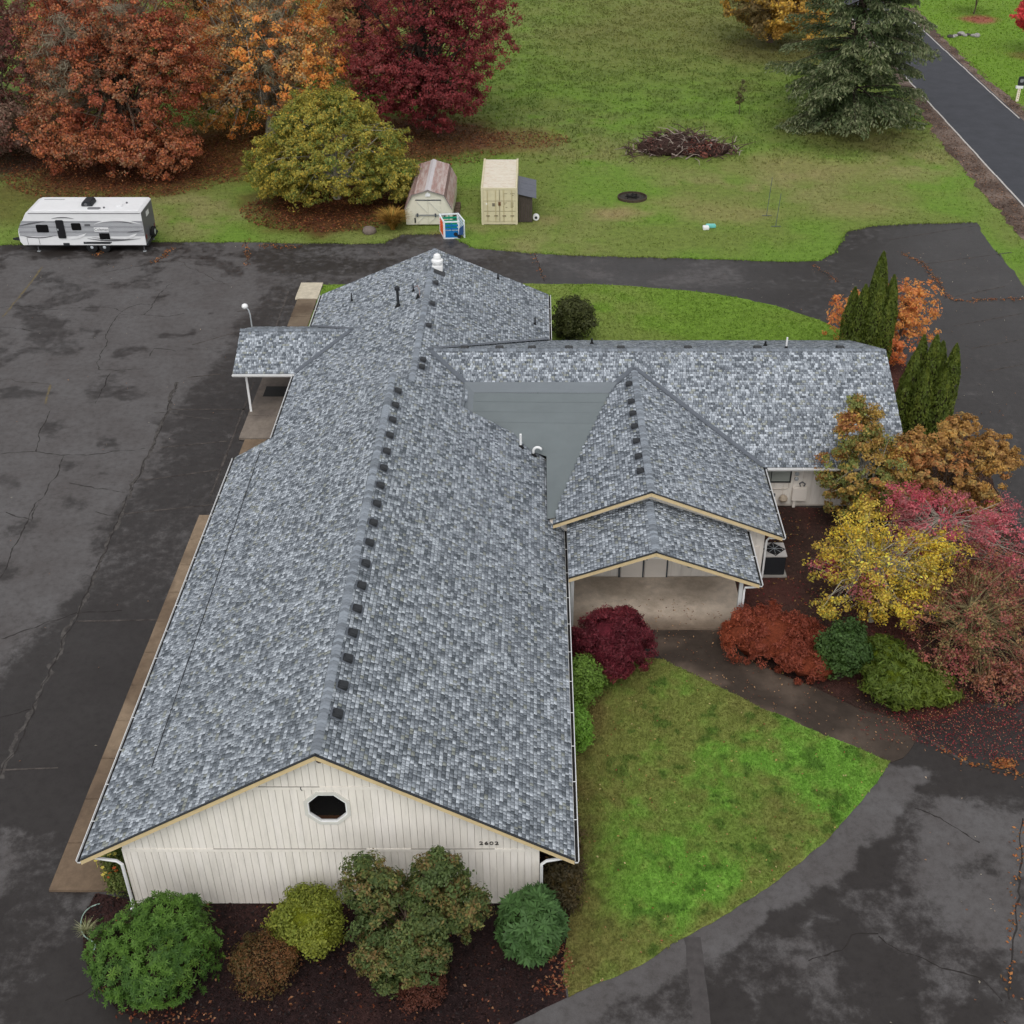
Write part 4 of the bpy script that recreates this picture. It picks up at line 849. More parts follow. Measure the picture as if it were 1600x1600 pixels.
for x in (X0 + 4.15, X0 + 5.75): MB().lathe([(.05, 0), (.05, .02), (.02, .03)], (x, Y0 - .001, .70), 'y', 8).build('side_cap', RVD, RV)
# roof fittings
a = MB().prism([(X0 + 4.0, 75.5, ZT + .015), (X0 + 4.75, 75.5, ZT + .015), (X0 + 4.65, 75.5, ZT + .30), (X0 + 4.12, 75.5, ZT + .30)], (0, 1.0, 0)).build('roof_air_conditioner', BLACK, RV, bevel=.05)
MB().lathe([(.10, 0), (.10, .01)], (X0 + 4.35, 75.496, ZT + .16), 'y', 10).build('grille', RVD, a)
MB().prism([(x, y, ZT + .015) for x, y in rrect(X0 + 4.55, 75.0, X0 + 5.35, 75.3, .12)], (0, 0, .05)).build('skylight', mat('smoked_dome', S(120, 120, 122), .3, .05, 3), RV)
MB().box(X0 + 6.2, 75.45, ZT + .015, X0 + 6.6, 75.85, ZT + .07).build('roof_hatch', RVW, RV, bevel=.02)
for x, y in ((X0 + 5.55, 75.25), (X0 + 6.75, 76.1)): MB().lathe([(.06, 0), (.06, .08), (.02, .1)], (x, y, ZT + .015), 'z', 8).build('roof_vent', RVD, RV)
MB().box(X0 + 1.3, 76.75, ZT + .016, X0 + 2.6, 76.85, ZT + .024).build('roof_stain_strip', RVG, RV)
# running gear
MB().box(X0 + .3, Y0 + .1, .40, X1 - .1, Y1 - .1, .519).build('chassis', BLACK2, RV)
for yy in (Y0 + .12, Y1 - .12):
    for x in (X0 + 4.45, X0 + 5.25):
        wl_ = MB().lathe([(.22, -.1), (.345, -.1), (.36, -.06), (.36, .06), (.345, .1), (.22, .1)], (x, yy, .36), 'y', 18).build('wheel', BLACK2, RV)
        MB().lathe([(.215, .085), (.2, .06), (.12, .065), (.10, .10), (.04, .11)], (x, yy, .36), 'y', 14).build('rim', GALV, wl_)
MB().box(X0 + 4.0, Y0 - .015, .60, X0 + 5.7, Y0 + .01, .74).build('wheel_arch', BLACK, RV)
for x in (X0 + .95, X1 - .25):
    for yy in (Y0 + .25, Y1 - .25): 
        j = MB().bar((x, yy, .45), (x, yy, .03), .06, .06, (1, 0, 0)).build('jack_leg', RVD, RV); MB().box(x - .1, yy - .08, .01, x + .1, yy + .08, .04).build('foot', GALV, j)
MB().bar((X0 + .2, 75.6, .45), (X0 - .95, 76.0, .45), .08, .1).build('tow_frame', BLACK, RV); MB().bar((X0 + .2, 76.4, .45), (X0 - .95, 76.0, .45), .08, .1).build('tow_frame', BLACK, RV)
MB().box(X0 - .45, 75.75, .5, X0 - .1, 76.25, 1.05).build('gas_bottle_cover', RVW, RV, bevel=.06)
sw = MB().lathe([(.15, -.09), (.33, -.09), (.35, -.04), (.35, .06), (.32, .09), (.15, .09)], (X1 + .22, 76.0, .95), 'x', 16).build('spare_wheel', BLACK2, RV); MB().lathe([(.2, .05), (.18, .09), (.05, .10)], (X1 + .22, 76.0, .95), 'x', 12).build('rim', GALV, sw)
MB().box(X1, 75.8, .75, X1 + .2, 76.2, .85).build('wheel_bracket', BLACK, RV); MB().box(X1 - .02, Y0 + .05, .45, X1 + .12, Y1 - .05, .58).build('bumper', BLACK, RV)
for yy in (Y0 + .2, Y1 - .35): MB().box(X1 + .02, yy, .85, X1 + .04, yy + .12, 1.12).build('tail_light', mat('red_lens', S(120, 24, 22), .3, .05, 3), RV)
bn = MB().box(X1 + .02, 75.7, 2.05, X1 + .03, 76.3, 2.35).build('rear_badge', RVW, RV)

# ------------------------------------------------------------------ barn-roofed shed
SH = thing('garden_shed', 'cream wooden shed with barn-shaped reddish metal roof', 'shed', (-7.15, 82.4, 0))
CREAM = mat('shed_cream', S(214, 210, 192), .8, .06, 2); RMET = mat('weathered_red_metal', S(158, 128, 120), .55, .15, 1.6, c2=S(186, 172, 166), cut=(.42, .64), stretch=(3, .5, 1)); RUST = mat('rust_streak_metal', S(120, 96, 90), .6, .2, 3)
gam = [(-8.72, 1.20), (-8.22, 2.16), (-7.15, 2.48), (-6.08, 2.16), (-5.58, 1.20)]
MB().prism([(-8.68, 79.45, .08), (-5.62, 79.45, .08)] + [(x, 79.45, z - .04) for x, z in gam[::-1]], (0, 5.9, 0)).build('wall', CREAM, SH)
for (a, b) in zip(gam[:-1], gam[1:]):
    n = 6 if abs(a[0] - b[0]) > .8 else 4
    for k in range(n):
        p, q = [tuple(np.array(a) + (np.array(b) - np.array(a)) * t) for t in (k / n, (k + 1) / n)]
        nr = Vector((-(q[1] - p[1]), 0, q[0] - p[0])).normalized() * .02
        MB().prism([(p[0] + (.01 if k else -.0), 79.3, p[1]), (q[0], 79.3, q[1]), (q[0], 85.5, q[1]), (p[0] + (.01 if k else -.0), 85.5, p[1])], nr).build('roof_panel', RUST if k == 0 else RMET, SH)
for x, z in ((-7.15, 2.5),): MB().prism([(x - .2, 79.28, z - .05), (x, 79.28, z + .015), (x + .2, 79.28, z - .05), (x, 79.28, z + .04)], (0, 6.24, 0)).build('ridge_cap', mat('pale_ridge_metal', S(190, 184, 184), .5, .06, 3), SH)
m_ = MB()
for a, b in zip(gam[:-1], gam[1:]): m_.bar((a[0], 79.32, a[1] - .03), (b[0], 79.32, b[1] - .03), .05, .05)
m_.build('roof_edge', mat('grey_edge', S(132, 124, 122), .6, .05, 4), SH)
for xa, xb in ((-7.98, -7.18), (-7.16, -6.36)):
    d = MB().box(xa, 79.40, .12, xb, 79.44, 1.72).build('door', CREAM, SH)
    for p, q in (((xa + .06, 1.66), (xb - .06, .95)), ((xa + .06, .2), (xb - .06, .85))): MB().bar((p[0], 79.39, p[1]), (q[0], 79.39, q[1]), .03, .07).build('brace', mat('shed_trim', S(198, 196, 182), .8, .05, 3), d)
MB().box(-8.0, 79.385, 1.75, -6.3, 79.44, 1.80).build('door_head', DGREY, SH); MB().box(-8.05, 79.34, .72, -6.0, 79.38, .80).build('bar', mat('grey_bar', S(140, 142, 140), .6, .08, 5), SH)
for x in (-7.95, -6.75, -6.15): MB().box(x, 79.33, .64, x + .1, 79.385, .88).build('bar_bracket', DGREY, SH)
MB().prism([(-7.32, 79.44, 2.02), (-6.98, 79.44, 2.02), (-6.98, 79.44, 2.18), (-7.15, 79.44, 2.32), (-7.32, 79.44, 2.18)], (0, -.05, 0)).build('gable_vent', WHITE, SH)
MB().box(-8.12, 79.39, .22, -8.03, 79.43, .55).build('notice', BLACK, SH)
fwp = thing('log_stack', 'short logs stacked low against the right side of the cream shed', 'logs', (-5.3, 82.0, 0))
for k in range(14):
    y = 80.2 + .42 * (k % 7) + random.uniform(-.05, .05); z = .12 + .2 * (k // 7); MB().tube([(-5.55, y, z), (-5.22, y + .05, z)], .11, 8).build('log', BARK, fwp)
# ------------------------------------------------------------------ shipping container
CT = thing('shipping_container', 'cream shipping container with paired doors and flaking roof', 'container', (-2.44, 82.5, 0))
CC = mat('container_cream', S(206, 196, 164), .6, .1, 2); CCD = mat('container_edge', S(186, 172, 134), .6, .08, 3); CR = mat('container_roof_flaking', S(214, 206, 190), .7, .1, 5, c2=S(186, 154, 122), cut=(.52, .68), stretch=(.6, 5, 1)); CK = mat('container_gasket', S(96, 82, 62), .8, .1, 5)
MB().box(-3.62, 79.66, .15, -1.28, 85.6, 2.46).build('box', CC, CT)
for x in (-3.66, -1.38):
    for y in (79.6, 85.5): MB().box(x, y, .0, x + .14, y + .14, 2.52).build('corner_post', CC, CT)
for k in range(20): MB().box(-3.52, 79.8 + k * .289, 2.46, -1.38, 79.8 + k * .289 + .24, 2.485).build('roof_corrugation', CR, CT)
for x in (-3.66, -1.36): MB().box(x, 79.74, 2.40, x + .10, 85.5, 2.52).build('top_rail', CC, CT)
MB().box(-3.52, 79.6, 2.40, -1.38, 79.72, 2.52).build('door_header', CC, CT); MB().box(-3.52, 79.6, .04, -1.38, 79.72, .2).build('door_sill', CC, CT)
for sx, xa in ((0, -3.50), (1, -2.42)):
    d = MB().box(xa, 79.62, .21, xa + 1.06, 79.655, 2.39).build('door', CC, CT)
    for zz in (.25, .96, 1.66): MB().box(xa + .05, 79.603, zz, xa + 1.01, 79.62, zz + .64).build('door_panel', CC, d)
    for xx in (xa + .26, xa + .80): MB().tube([(xx, 79.575, .22), (xx, 79.575, 2.38)], .022, 6).build('lock_bar', CCD, d)
    for xx in (xa + .16, xa + .70): MB().box(xx, 79.55, .62, xx + .24, 79.58, .66).build('lock_handle', CK, d)
    for zz in (.93, 1.63): MB().box(xa + .02, 79.612, zz, xa + 1.04, 79.619, zz + .02).build('door_groove', CK, d)
MB().box(-2.445, 79.60, .21, -2.425, 79.65, 2.39).build('gasket', CK, CT); MB().box(-2.52, 79.54, 1.35, -2.36, 79.6, 1.58).build('lock_box', mat('rusty_box', S(108, 76, 52), .8, .2, 6), CT)
for x, z, w_, hh in ((-2.93, 1.28, .18, .22), (-3.35, 1.40, .14, .1)): MB().box(x, 79.597, z, x + w_, 79.603, z + hh).build('placard', mat('placard_grey', S(112, 106, 92), .7, .3, 30) if w_ > .15 else WHITE, CT)
INK = mat('stencil_ink', S(120, 108, 84), .8, .2, 10)
for x, z, w_ in ((-2.12, 2.12, .2), (-1.72, 2.12, .3), (-1.6, 2.0, .1), (-2.2, 1.5, .25), (-2.16, 1.42, .12), (-2.2, 1.25, .06), (-2.05, 1.18, .12), (-1.7, 1.5, .2), (-1.7, 1.42, .2), (-1.7, 1.34, .18), (-1.7, 1.26, .2), (-1.7, 1.18, .16)): MB().box(x, 79.6005, z, x + w_, 79.6025, z + .035).build('stencil_mark', INK, CT)
# lean-to shelter against the container
LT = thing('lean_to_shelter', 'small dark wooden lean-to with grey roof beside the cream container', 'shelter', (-.75, 81.6, 0))
DW = mat('dark_weathered_wood', S(74, 66, 60), .9, .25, 4, stretch=(6, 6, 1))
for k in range(6): MB().box(-1.2 + k * .155, 80.0, .05, -1.2 + k * .155 + .145, 80.03, 1.9 - k * .035).build('plank', DW, LT)
for k in range(16): MB().box(-.30, 80.05 + k * .2, .05, -.27, 80.05 + k * .2 + .19, 1.62).build('plank', DW, LT)
MB().box(-1.22, 83.2, .05, -.28, 83.24, 1.7).build('back_wall', DW, LT)
SLATE = mat('grey_sheet_roof', S(96, 98, 106), .8, .12, 4)
for k in range(3): MB().prism([(-1.24, 79.85 + k * 1.2, 2.02), (-.0, 79.85 + k * 1.2, 1.72), (-.0, 79.85 + k * 1.2 + 1.18, 1.72), (-1.24, 79.85 + k * 1.2 + 1.18, 2.02)], (0, 0, .03)).build('roof_sheet', SLATE, LT)
wb_ = thing('round_drum', 'small white round drum with dark centre beside the lean-to', 'drum', (-.02, 80.4, 0)); MB().lathe([(.2, -.12), (.22, -.1), (.22, -.07), (.12, -.06), (.12, .06), (.22, .07), (.22, .1), (.2, .12)], (-.02, 80.4, .24), 'y', 16).build('drum', WHITE, wb_); MB().lathe([(.1, .121), (.1, .125)], (-.02, 80.4, .24), 'y', 12).build('hub', BLACK, wb_)
# ------------------------------------------------------------------ coloured play cube
PC = thing('play_panel_cube', 'open cube of bright blue, orange and green play panels', 'play panels', (-5.45, 77.85, 0))
cols = {'front': S(22, 112, 176), 'left': S(236, 96, 48), 'back': S(20, 150, 116), 'right': S(196, 216, 226)}
quad = {'front': ((-6.0, 77.1), (-5.0, 77.15)), 'left': ((-6.35, 78.45), (-6.0, 77.1)), 'back': ((-6.35, 78.45), (-5.15, 78.6)), 'right': ((-4.68, 77.25), (-5.15, 78.6))}
for nm, ((xa, ya), (xb, yb)) in quad.items():
    pm = mat('panel_' + nm, cols[nm], .5, .08, 3); fm = mat('panel_frame', S(222, 228, 230), .5, .05, 3)
    P, Q = Vector((xa, ya, 0)), Vector((xb, yb, 0)); up = Vector((0, 0, 1)); pn = MB().bar(P + up * .3, Q + up * .3, .05, .5).build('panel', pm, PC)
    for z in (.68, .90): MB().bar(P + up * z, Q + up * z, .05, .12).build('rail', pm, PC)
    MB().bar(P.lerp(Q, .5) + up * .56, P.lerp(Q, .5) + up * 1.1, .12, .05, (1, 0, 0)).build('stile', pm, PC)
    for z in (.05, 1.15): MB().bar(P + up * z, Q + up * z, .08, .08).build('frame_rail', fm, PC)
    for t in (.03, .97): c = P.lerp(Q, t); MB().bar(c + up * .02, c + up * 1.2, .09, .09, (1, 0, 0)).build('frame_post', fm, PC)
MB().lathe([(.13, 0), (.13, .02)], (-5.25, 77.10, .32), 'y', 14).build('porthole', BLACK, PC); MB().lathe([(.13, 0), (.13, .02)], (-5.02, 77.05, .2), 'y', 14).build('porthole', BLACK, PC)
MB().prism([(-5.05, 77.0, .3), (-4.75, 77.1, .3), (-4.72, 77.1, .95), (-5.0, 77.0, .75)], (.01, -.03, 0)).build('navy_panel', mat('panel_navy', S(52, 82, 130), .5, .08, 3), PC)
# ------------------------------------------------------------------ fire ring, toy, poles, sign, rocks
FR = thing('fire_ring', 'low rusty metal fire ring with charred wood on the grass', 'fire ring', (6.75, 84.7, 0))
RST = mat('rusty_steel', S(70, 58, 48), .85, .3, 6); ringp = MB(); n = 28
for k in range(n):
    a0, a1 = 2 * math.pi * k / n, 2 * math.pi * (k + 1) / n
    for rr0, rr1 in ((.98, 1.04),):
        V = [(6.75 + r * math.cos(a), 84.7 + r * .92 * math.sin(a), z) for a in (a0, a1) for r in (rr0, rr1) for z in (0, .17)]
        ringp.add(V, [(0, 1, 5, 4), (2, 6, 7, 3), (1, 3, 7, 5)])
ringp.build('ring', RST, FR); MB().lathe([(.95, .02), (.95, .05), (.5, .10)], (6.75, 84.7, 0), 'z', 16).build('ash', mat('ash', S(54, 50, 44), .95, .4, 6), FR)
for k in range(9): a = random.uniform(0, 6.28); MB().tube([(6.75 + .5 * math.cos(a), 84.7 + .5 * math.sin(a), .08), (6.75 - .4 * math.cos(a + .6), 84.7 - .4 * math.sin(a + .6), .22)], .06, 6).build('charred_log', mat('charcoal', S(30, 28, 27), .95, .3, 8), FR)
TY = thing('plastic_box', 'small teal and white plastic box dropped on the lawn', 'box', (11.4, 78.95, 0)); MB().box(11.05, 78.6, .01, 11.45, 79.0, .22).build('white_box', WHITE, TY, bevel=.03); MB().box(11.3, 78.95, .01, 11.95, 79.35, .2).build('teal_lid', mat('teal_plastic', S(110, 190, 180), .5, .08, 3), TY, bevel=.04)
for (x, y, hh, lb) in ((15.65, 81.2, 2.7, 'tall thin grey metal stake standing in the far lawn'), (15.95, 79.2, 2.3, 'shorter thin grey metal stake nearer the drive in the lawn')):
    st = thing('metal_stake', lb, 'stake', (x, y, 0), None); MB().tube([(x, y, 0), (x + .12, y, hh)], .022, 6).build('rod', mat('stake_grey', S(92, 100, 96), .6, .1, 5), st); MB().tube([(x - .3, y, .05), (x + .35, y, .05)], .022, 6).build('foot_rod', mat('stake_grey', S(92, 100, 96), .6, .1, 5), st)
SP = thing('sign_post', 'white post with small black house sign beside the road', 'sign', (41.45, 108.6, 0))
MB().box(41.35, 108.55, 0, 41.6, 108.65, 1.25).build('post', mat('cream_post', S(232, 222, 200), .7, .1, 5), SP); MB().box(41.15, 108.5, 1.12, 41.75, 108.72, 1.32).build('cross_piece', WHITE, SP)
bd = MB().prism([(x, 108.66, z) for x, z in rrect(41.25, 1.33, 41.85, 2.1, .15)], (0, -.06, 0)).build('board', BLACK, SP); MB().prism([(x, 108.599, z) for x, z in rrect(41.4, 1.6, 41.7, 1.9, .1)], (0, -.01, 0)).build('emblem', mat('grey_emblem', S(130, 132, 136), .6, .3, 20), bd)
for k in range(5): MB().box(41.45, 108.545, .25 + k * .17, 41.53, 108.549, .34 + k * .17).build('digit_mark', mat('tan_digit', S(176, 150, 120), .7, .1, 5), SP)
def rock(c, r, seed, m, nm='rock', label=None, cat='rock', group=None):
    rng = np.random.default_rng(seed); bm = bmesh.new(); bmesh.ops.create_icosphere(bm, subdivisions=2, radius=1)
    V = np.array([v.co[:] for v in bm.verts]); F = np.array([[v.index for v in f.verts] for f in bm.faces]); bm.free()
    V = V * (1 + .35 * (vnoise(V[:, 0] * 1.5 + seed, V[:, 1] * 1.5, V[:, 2] * 1.5, 3)[:, None] - .5)) * np.array([r, r * rng.uniform(.7, 1), r * rng.uniform(.5, .7)]) + np.array(c) + np.array([0, 0, r * .3])
    return np_mesh(nm, V, F, m, None, c)
STONE = mat('pale_stone', S(150, 146, 142), .9, .25, 4)
for k in range(9):
    c = (42.0 + .36 * k + random.uniform(-.1, .1), 132.0 + random.uniform(-.6, .7), 0)
    tag(rock(c, random.uniform(.22, .4), k, STONE if k % 3 else mat('dark_stone', S(70, 64, 62), .9, .25, 4)), 'rough stone in the heap at the roadside under the conifer', 'rock', 'stones heaped by the road')
tag(rock((-11.0, 78.2, 0), .5, 77, mat('brown_stone', S(112, 100, 92), .9, .2, 4)), 'flat brown boulder beside the ornamental grass at the lot edge', 'rock')
# garden hose looped at the front corner
hs_ = MB(); pts = []
for t in np.linspace(0, 1, 40): pts.append((-13.05 - .42 * math.sin(t * 5.2) * (1 - .3 * t), 24.2 - 1.9 * t + .12 * math.sin(9 * t), .05))
hs_.tube(pts, .018, 6); tag(hs_.build('garden_hose', mat('pale_green_hose', S(148, 170, 158), .5, .08, 4), None, (-13.2, 23.4, 0), smooth=True), 'pale green garden hose lying in loops by the front bed', 'hose')

# ------------------------------------------------------------------ vegetation
def unit(v): return v / (np.linalg.norm(v, axis=-1, keepdims=True) + 1e-9)
def leaf_quads(P, Nrm, L, W, C, rng, tang=None, fold=.2, gain=1.75):
    C = np.clip(np.asarray(C) * gain, 0, .85)
    n = len(P); t = rng.normal(size=(n, 3)) if tang is None else tang + rng.normal(size=(n, 3)) * .25
    t = unit(t - Nrm * (t * Nrm).sum(1, keepdims=True)); b = np.cross(Nrm, t)
    L = np.broadcast_to(L, (n,))[:, None]; W = np.broadcast_to(W, (n,))[:, None]
    V = np.stack([P - t * L / 2, P + b * W / 2 + Nrm * W * fold, P + t * L / 2, P - b * W / 2 + Nrm * W * fold], 1).reshape(-1, 3)
    return V, np.arange(4 * n).reshape(-1, 4), np.repeat(C, 4, 0)
def pick(pal, u):
    pal = np.asarray(pal); k = len(pal) - 1; f = np.clip(u, 0, .9999) * k; i = f.astype(int); return pal[i] * (1 - (f - i)[:, None]) + pal[np.minimum(i + 1, k)] * (f - i)[:, None]
def cloud(ells, n, L, W, pal, seed, clumps=60, cr=.5, shell=.55, up=.35, jitter=.25, lowcut=-9, rand=.75, patch=3.0, flat=.65, mixleaf=.12, gain=1.85, desat=.12):
    """leaves in clumps through ellipsoids; ells: (cx,cy,cz,rx,ry,rz,weight)"""
    rng = np.random.default_rng(seed); pal = [lin(c) for c in pal]; Vs, Fs, Cs, o, cents = [], [], [], 0, []
    wt = sum(e[6] for e in ells)
    for e in ells:
        c, r = np.array(e[:3]), np.array(e[3:6]); K = max(6, int(clumps * e[6] / wt)); m = int(n * e[6] / wt)
        d = unit(rng.normal(size=(K * 3, 3))); d = d[d[:, 2] > lowcut][:K]; K = len(d)
        rad = shell + (1 - shell) * rng.random(K) ** .6 + .10 * (rng.random(K) > .93)
        bump = .72 + .36 * vnoise(d[:, 0] * 2.2 + seed, d[:, 1] * 2.2, d[:, 2] * 2.2, 5) + .24 * vnoise(d[:, 0] * 5 + seed, d[:, 1] * 5, d[:, 2] * 5, 7)
        cc = c + d * r * (rad * bump)[:, None]; cents.append(cc)
        pop = rng.random(K) + .35; cid = rng.choice(K, m, p=pop / pop.sum()); size = cr * (.6 + .8 * rng.random(K))
        off = unit(rng.normal(size=(m, 3))) * (rng.random(m) ** .45)[:, None] * size[cid][:, None] * np.array([1, 1, flat])
        P = cc[cid] + off
        nr = unit(d[cid] * .6 + unit(off) * .5 + np.array([0, 0, up]) + rng.normal(size=(m, 3)) * rand * .6)
        u = vnoise(cc[:, 0] / patch + seed, cc[:, 1] / patch, cc[:, 2] / patch, 9)
        u = np.clip((u - .5) * 1.7 + .5, 0, 1)[cid] + rng.normal(size=m) * mixleaf
        C = pick(pal, u); C = C * (1 - desat) + C.mean(1, keepdims=True) * desat; C = C * (1 + jitter * rng.uniform(-1, 1, m))[:, None] * (.9 + .2 * rng.random(K))[cid][:, None]
        sz = rng.uniform(.7, 1.3, m); V, F, CC = leaf_quads(P, nr, L * sz, W * sz, np.clip(C, 0, .9), rng, gain=gain)
        Vs.append(V); Fs.append(F + o); Cs.append(CC); o += len(V)
    return np.vstack(Vs), np.vstack(Fs), np.vstack(Cs), np.vstack(cents)
def lobes(ells, k, seed):
    """break a smooth dome into a main body and k uneven side lobes"""
    rng = np.random.default_rng(seed + 500); out = []
    for e in ells:
        out.append((e[0], e[1], e[2], e[3] * .93, e[4] * .93, e[5] * .95, e[6]))
        for _ in range(k):
            d = unit(rng.normal(size=3)); d[2] = abs(d[2]) * .9 - .15; f = rng.uniform(.28, .5); q = .98 - f * .62
            out.append((e[0] + d[0] * e[3] * q, e[1] + d[1] * e[4] * q, max(e[2] + d[2] * e[5] * q, f * e[5] * .8), e[3] * f, e[4] * f, e[5] * f * rng.uniform(.85, 1.2), e[6] * f * f * 1.3))
    return out
def limbs(base, heart, cents, r0, k, seed, twigs=0, low=.25):
    """tapered trunk from base to heart, k limbs out to clump centres, optional fine twigs"""
    rng = random.Random(seed); m_ = MB(); B, H = Vector(base), Vector(heart)
    N = 6; tr = []
    for i in range(N + 1):
        t = i / N; tr.append(B.lerp(H, t) + Vector((rng.uniform(-1, 1), rng.uniform(-1, 1), 0)) * (.06 * (H - B).length * (t > 0) * (t < 1) * .5))
    m_.tube(tr, [r0 * (1.25 if i == 0 else 1 - .65 * i / N) for i in range(N + 1)], 8)
    idx = list(range(len(cents))); rng.shuffle(idx)
    for j, i in enumerate(idx[:k + twigs]):
        c = Vector(cents[i]); t = rng.uniform(low, .98); s = B.lerp(H, t); f = 1 if j < k else .45
        s = tr[int(t * N)]; mid = s.lerp(c, .5) + Vector((rng.uniform(-.1, .1), rng.uniform(-.1, .1), .12)) * (c - s).length
        ra = r0 * (1 - .65 * t) * .55 * f
        m_.tube([s, s.lerp(mid, .55) , mid, mid.lerp(c, .6), c], [ra, ra * .8, ra * .6, ra * .35, ra * .12], 5, False)
    return m_
def tree(name, label, base, ells, n, L, W, pal, seed, cat='tree', r0=.2, k=14, twigs=0, bark=BARK, low=.25, heart=None, group=None, **kw):
    t = thing(name, label, cat, base, group); V, F, C, cents = cloud(ells, n, L, W, pal, seed, **kw)
    np_mesh('crown', V, F, M_LEAF, t, None, C)
    h_ = heart or (ells[0][0], ells[0][1], ells[0][2] + ells[0][5] * .55)
    limbs(base, h_, cents, r0, k, seed, twigs, low).build('trunk', bark, t)
    return t
def core_mesh(ells, f, seed, nsub=3):
    Vs, Fs, o = [], [], 0
    for e in ells:
        bm = bmesh.new(); bmesh.ops.create_icosphere(bm, subdivisions=nsub, radius=1); V = np.array([v.co[:] for v in bm.verts]); F = np.array([[v.index for v in q.verts] for q in bm.faces]); bm.free()
        s = f * (.72 + .36 * vnoise(V[:, 0] * 2.2 + seed, V[:, 1] * 2.2, V[:, 2] * 2.2, 5) + .24 * vnoise(V[:, 0] * 5 + seed, V[:, 1] * 5, V[:, 2] * 5, 7)); V = V * s[:, None] * np.array(e[3:6]) + np.array(e[:3]); V[:, 2] = np.maximum(V[:, 2], .03)
        Vs.append(V); Fs.append(F + o); o += len(V)
    return np.vstack(Vs), np.vstack(Fs)
def shrub(name, label, base, ells, n, L, W, pal, seed, cat='shrub', core=.72, corecol=None, group=None, stems=6, **kw):
    ells = lobes(ells, 7, seed); t = thing(name, label, cat, base, group); kw.setdefault('shell', .8); kw.setdefault('cr', .22); kw.setdefault('clumps', 260)
    V, F, C, cents = cloud(ells, n, L, W, pal, seed, **kw); m = V[:, 2].reshape(-1, 4).min(1) > .02; F = F[m]
    np_mesh('crown', V, F, M_LEAF, t, None, C)
    if core:
        cv, cf = core_mesh(ells, core, seed); cc = lin(corecol) if corecol else np.mean([lin(c) for c in pal], 0)
        np_mesh('inner_twig_core', cv, cf, M_SOIL, t, None, np.tile(cc, (len(cv), 1)))
    b = MB(); rr = random.Random(seed)
    for _ in range(stems): a = rr.uniform(0, 6.28); e = ells[0]; b.tube([(base[0] + .06 * math.cos(a), base[1] + .06 * math.sin(a), 0), (base[0] + e[3] * .3 * math.cos(a), base[1] + e[4] * .3 * math.sin(a), e[2]), (e[0] + e[3] * .6 * math.cos(a), e[1] + e[4] * .6 * math.sin(a), e[2] + e[5] * .4)], [.04, .03, .012], 5, False)
    b.build('stem', BARKD, t); return t
# ---- background trees at the upper left
tree('red_oak_tree', 'broad rust-red oak behind the white trailer', (-30.3, 92.5, 0), [(-30.6, 92.2, 5.6, 6.2, 5.6, 4.6, 1.0), (-30.4, 93.2, 11.0, 6.0, 5.4, 4.8, .9), (-29.0, 88.9, 2.3, 4.9, 2.6, 1.7, .5), (-34.0, 89.6, 2.9, 3.2, 2.8, 2.3, .35), (-26.6, 91.5, 8.0, 3.4, 3.6, 3.4, .4), (-33.8, 92.5, 8.8, 3.2, 3.4, 3.4, .35)], 92000, .18, .125,
     [(112, 58, 42), (138, 74, 44), (110, 64, 50), (152, 88, 48), (122, 88, 62), (104, 60, 48), (120, 102, 74), (152, 80, 42), (120, 66, 48)], 11, r0=.42, k=26, twigs=160, clumps=1700, cr=.5, gain=2.05, desat=.06, shell=.3, patch=2.2, bark=BARK)
tree('plum_tree', 'dark purple-red tree cut by the left edge of the photo', (-41.2, 95, 0), [(-41, 95, 6, 5.2, 4.8, 5.4, 1), (-40.3, 92.2, 2.8, 4.0, 3.0, 2.2, .5), (-40.5, 95, 11.5, 5.0, 4.6, 4.2, .7)], 42000, .19, .125, [(82, 46, 48), (98, 54, 52), (116, 72, 62), (92, 72, 62), (112, 94, 78)], 12, r0=.35, k=20, twigs=110, clumps=900, cr=.52, gain=2.05, desat=.06, shell=.35)
tree('lichen_maple_tree', 'orange maple with grey lichened branches behind the broad olive tree', (-21.1, 98.6, 0), [(-21.2, 98.8, 7.0, 6.2, 5.4, 5.6, 1), (-24.4, 97.0, 5.0, 3.2, 3.2, 3.8, .6), (-17.9, 97.6, 5.8, 3.0, 3.2, 3.8, .5), (-21, 99.5, 12.5, 6.2, 5.4, 4.2, .7)], 58000, .19, .135,
     [(186, 112, 44), (168, 96, 40), (178, 122, 50), (136, 112, 70), (120, 108, 78), (152, 88, 42), (128, 114, 76), (158, 92, 42)], 13, r0=.40, k=60, twigs=420, clumps=1100, cr=.5, gain=2.4, desat=.08, shell=.28, bark=BARKP, patch=2.4)
lm = bpy.data.objects['lichen_maple_tree']; V, F, C, _ = cloud([(-20.3, 98.0, 8.0, 2.6, 3.4, 6.0, 1), (-21.5, 99.2, 13.0, 5.0, 4.5, 3.4, .6)], 9000, .75, .05, [(150, 146, 122), (128, 122, 96), (112, 108, 78)], 313, clumps=260, cr=.7, shell=.4, gain=1.3, up=-.2); np_mesh('lichened_twigs', V, F, M_LEAF, lm, None, C, kind='stuff')
ro_ = bpy.data.objects['red_oak_tree']; V, F, C, _ = cloud([(-33.0, 90.6, 7.2, 2.6, 2.0, 2.6, 1), (-31, 91, 11, 4, 3.5, 3, .8)], 5000, .6, .045, [(140, 132, 112), (118, 108, 88)], 314, clumps=120, cr=.8, shell=.5, gain=1.3, up=-.1); np_mesh('bare_twigs', V, F, M_LEAF, ro_, None, C, kind='stuff')
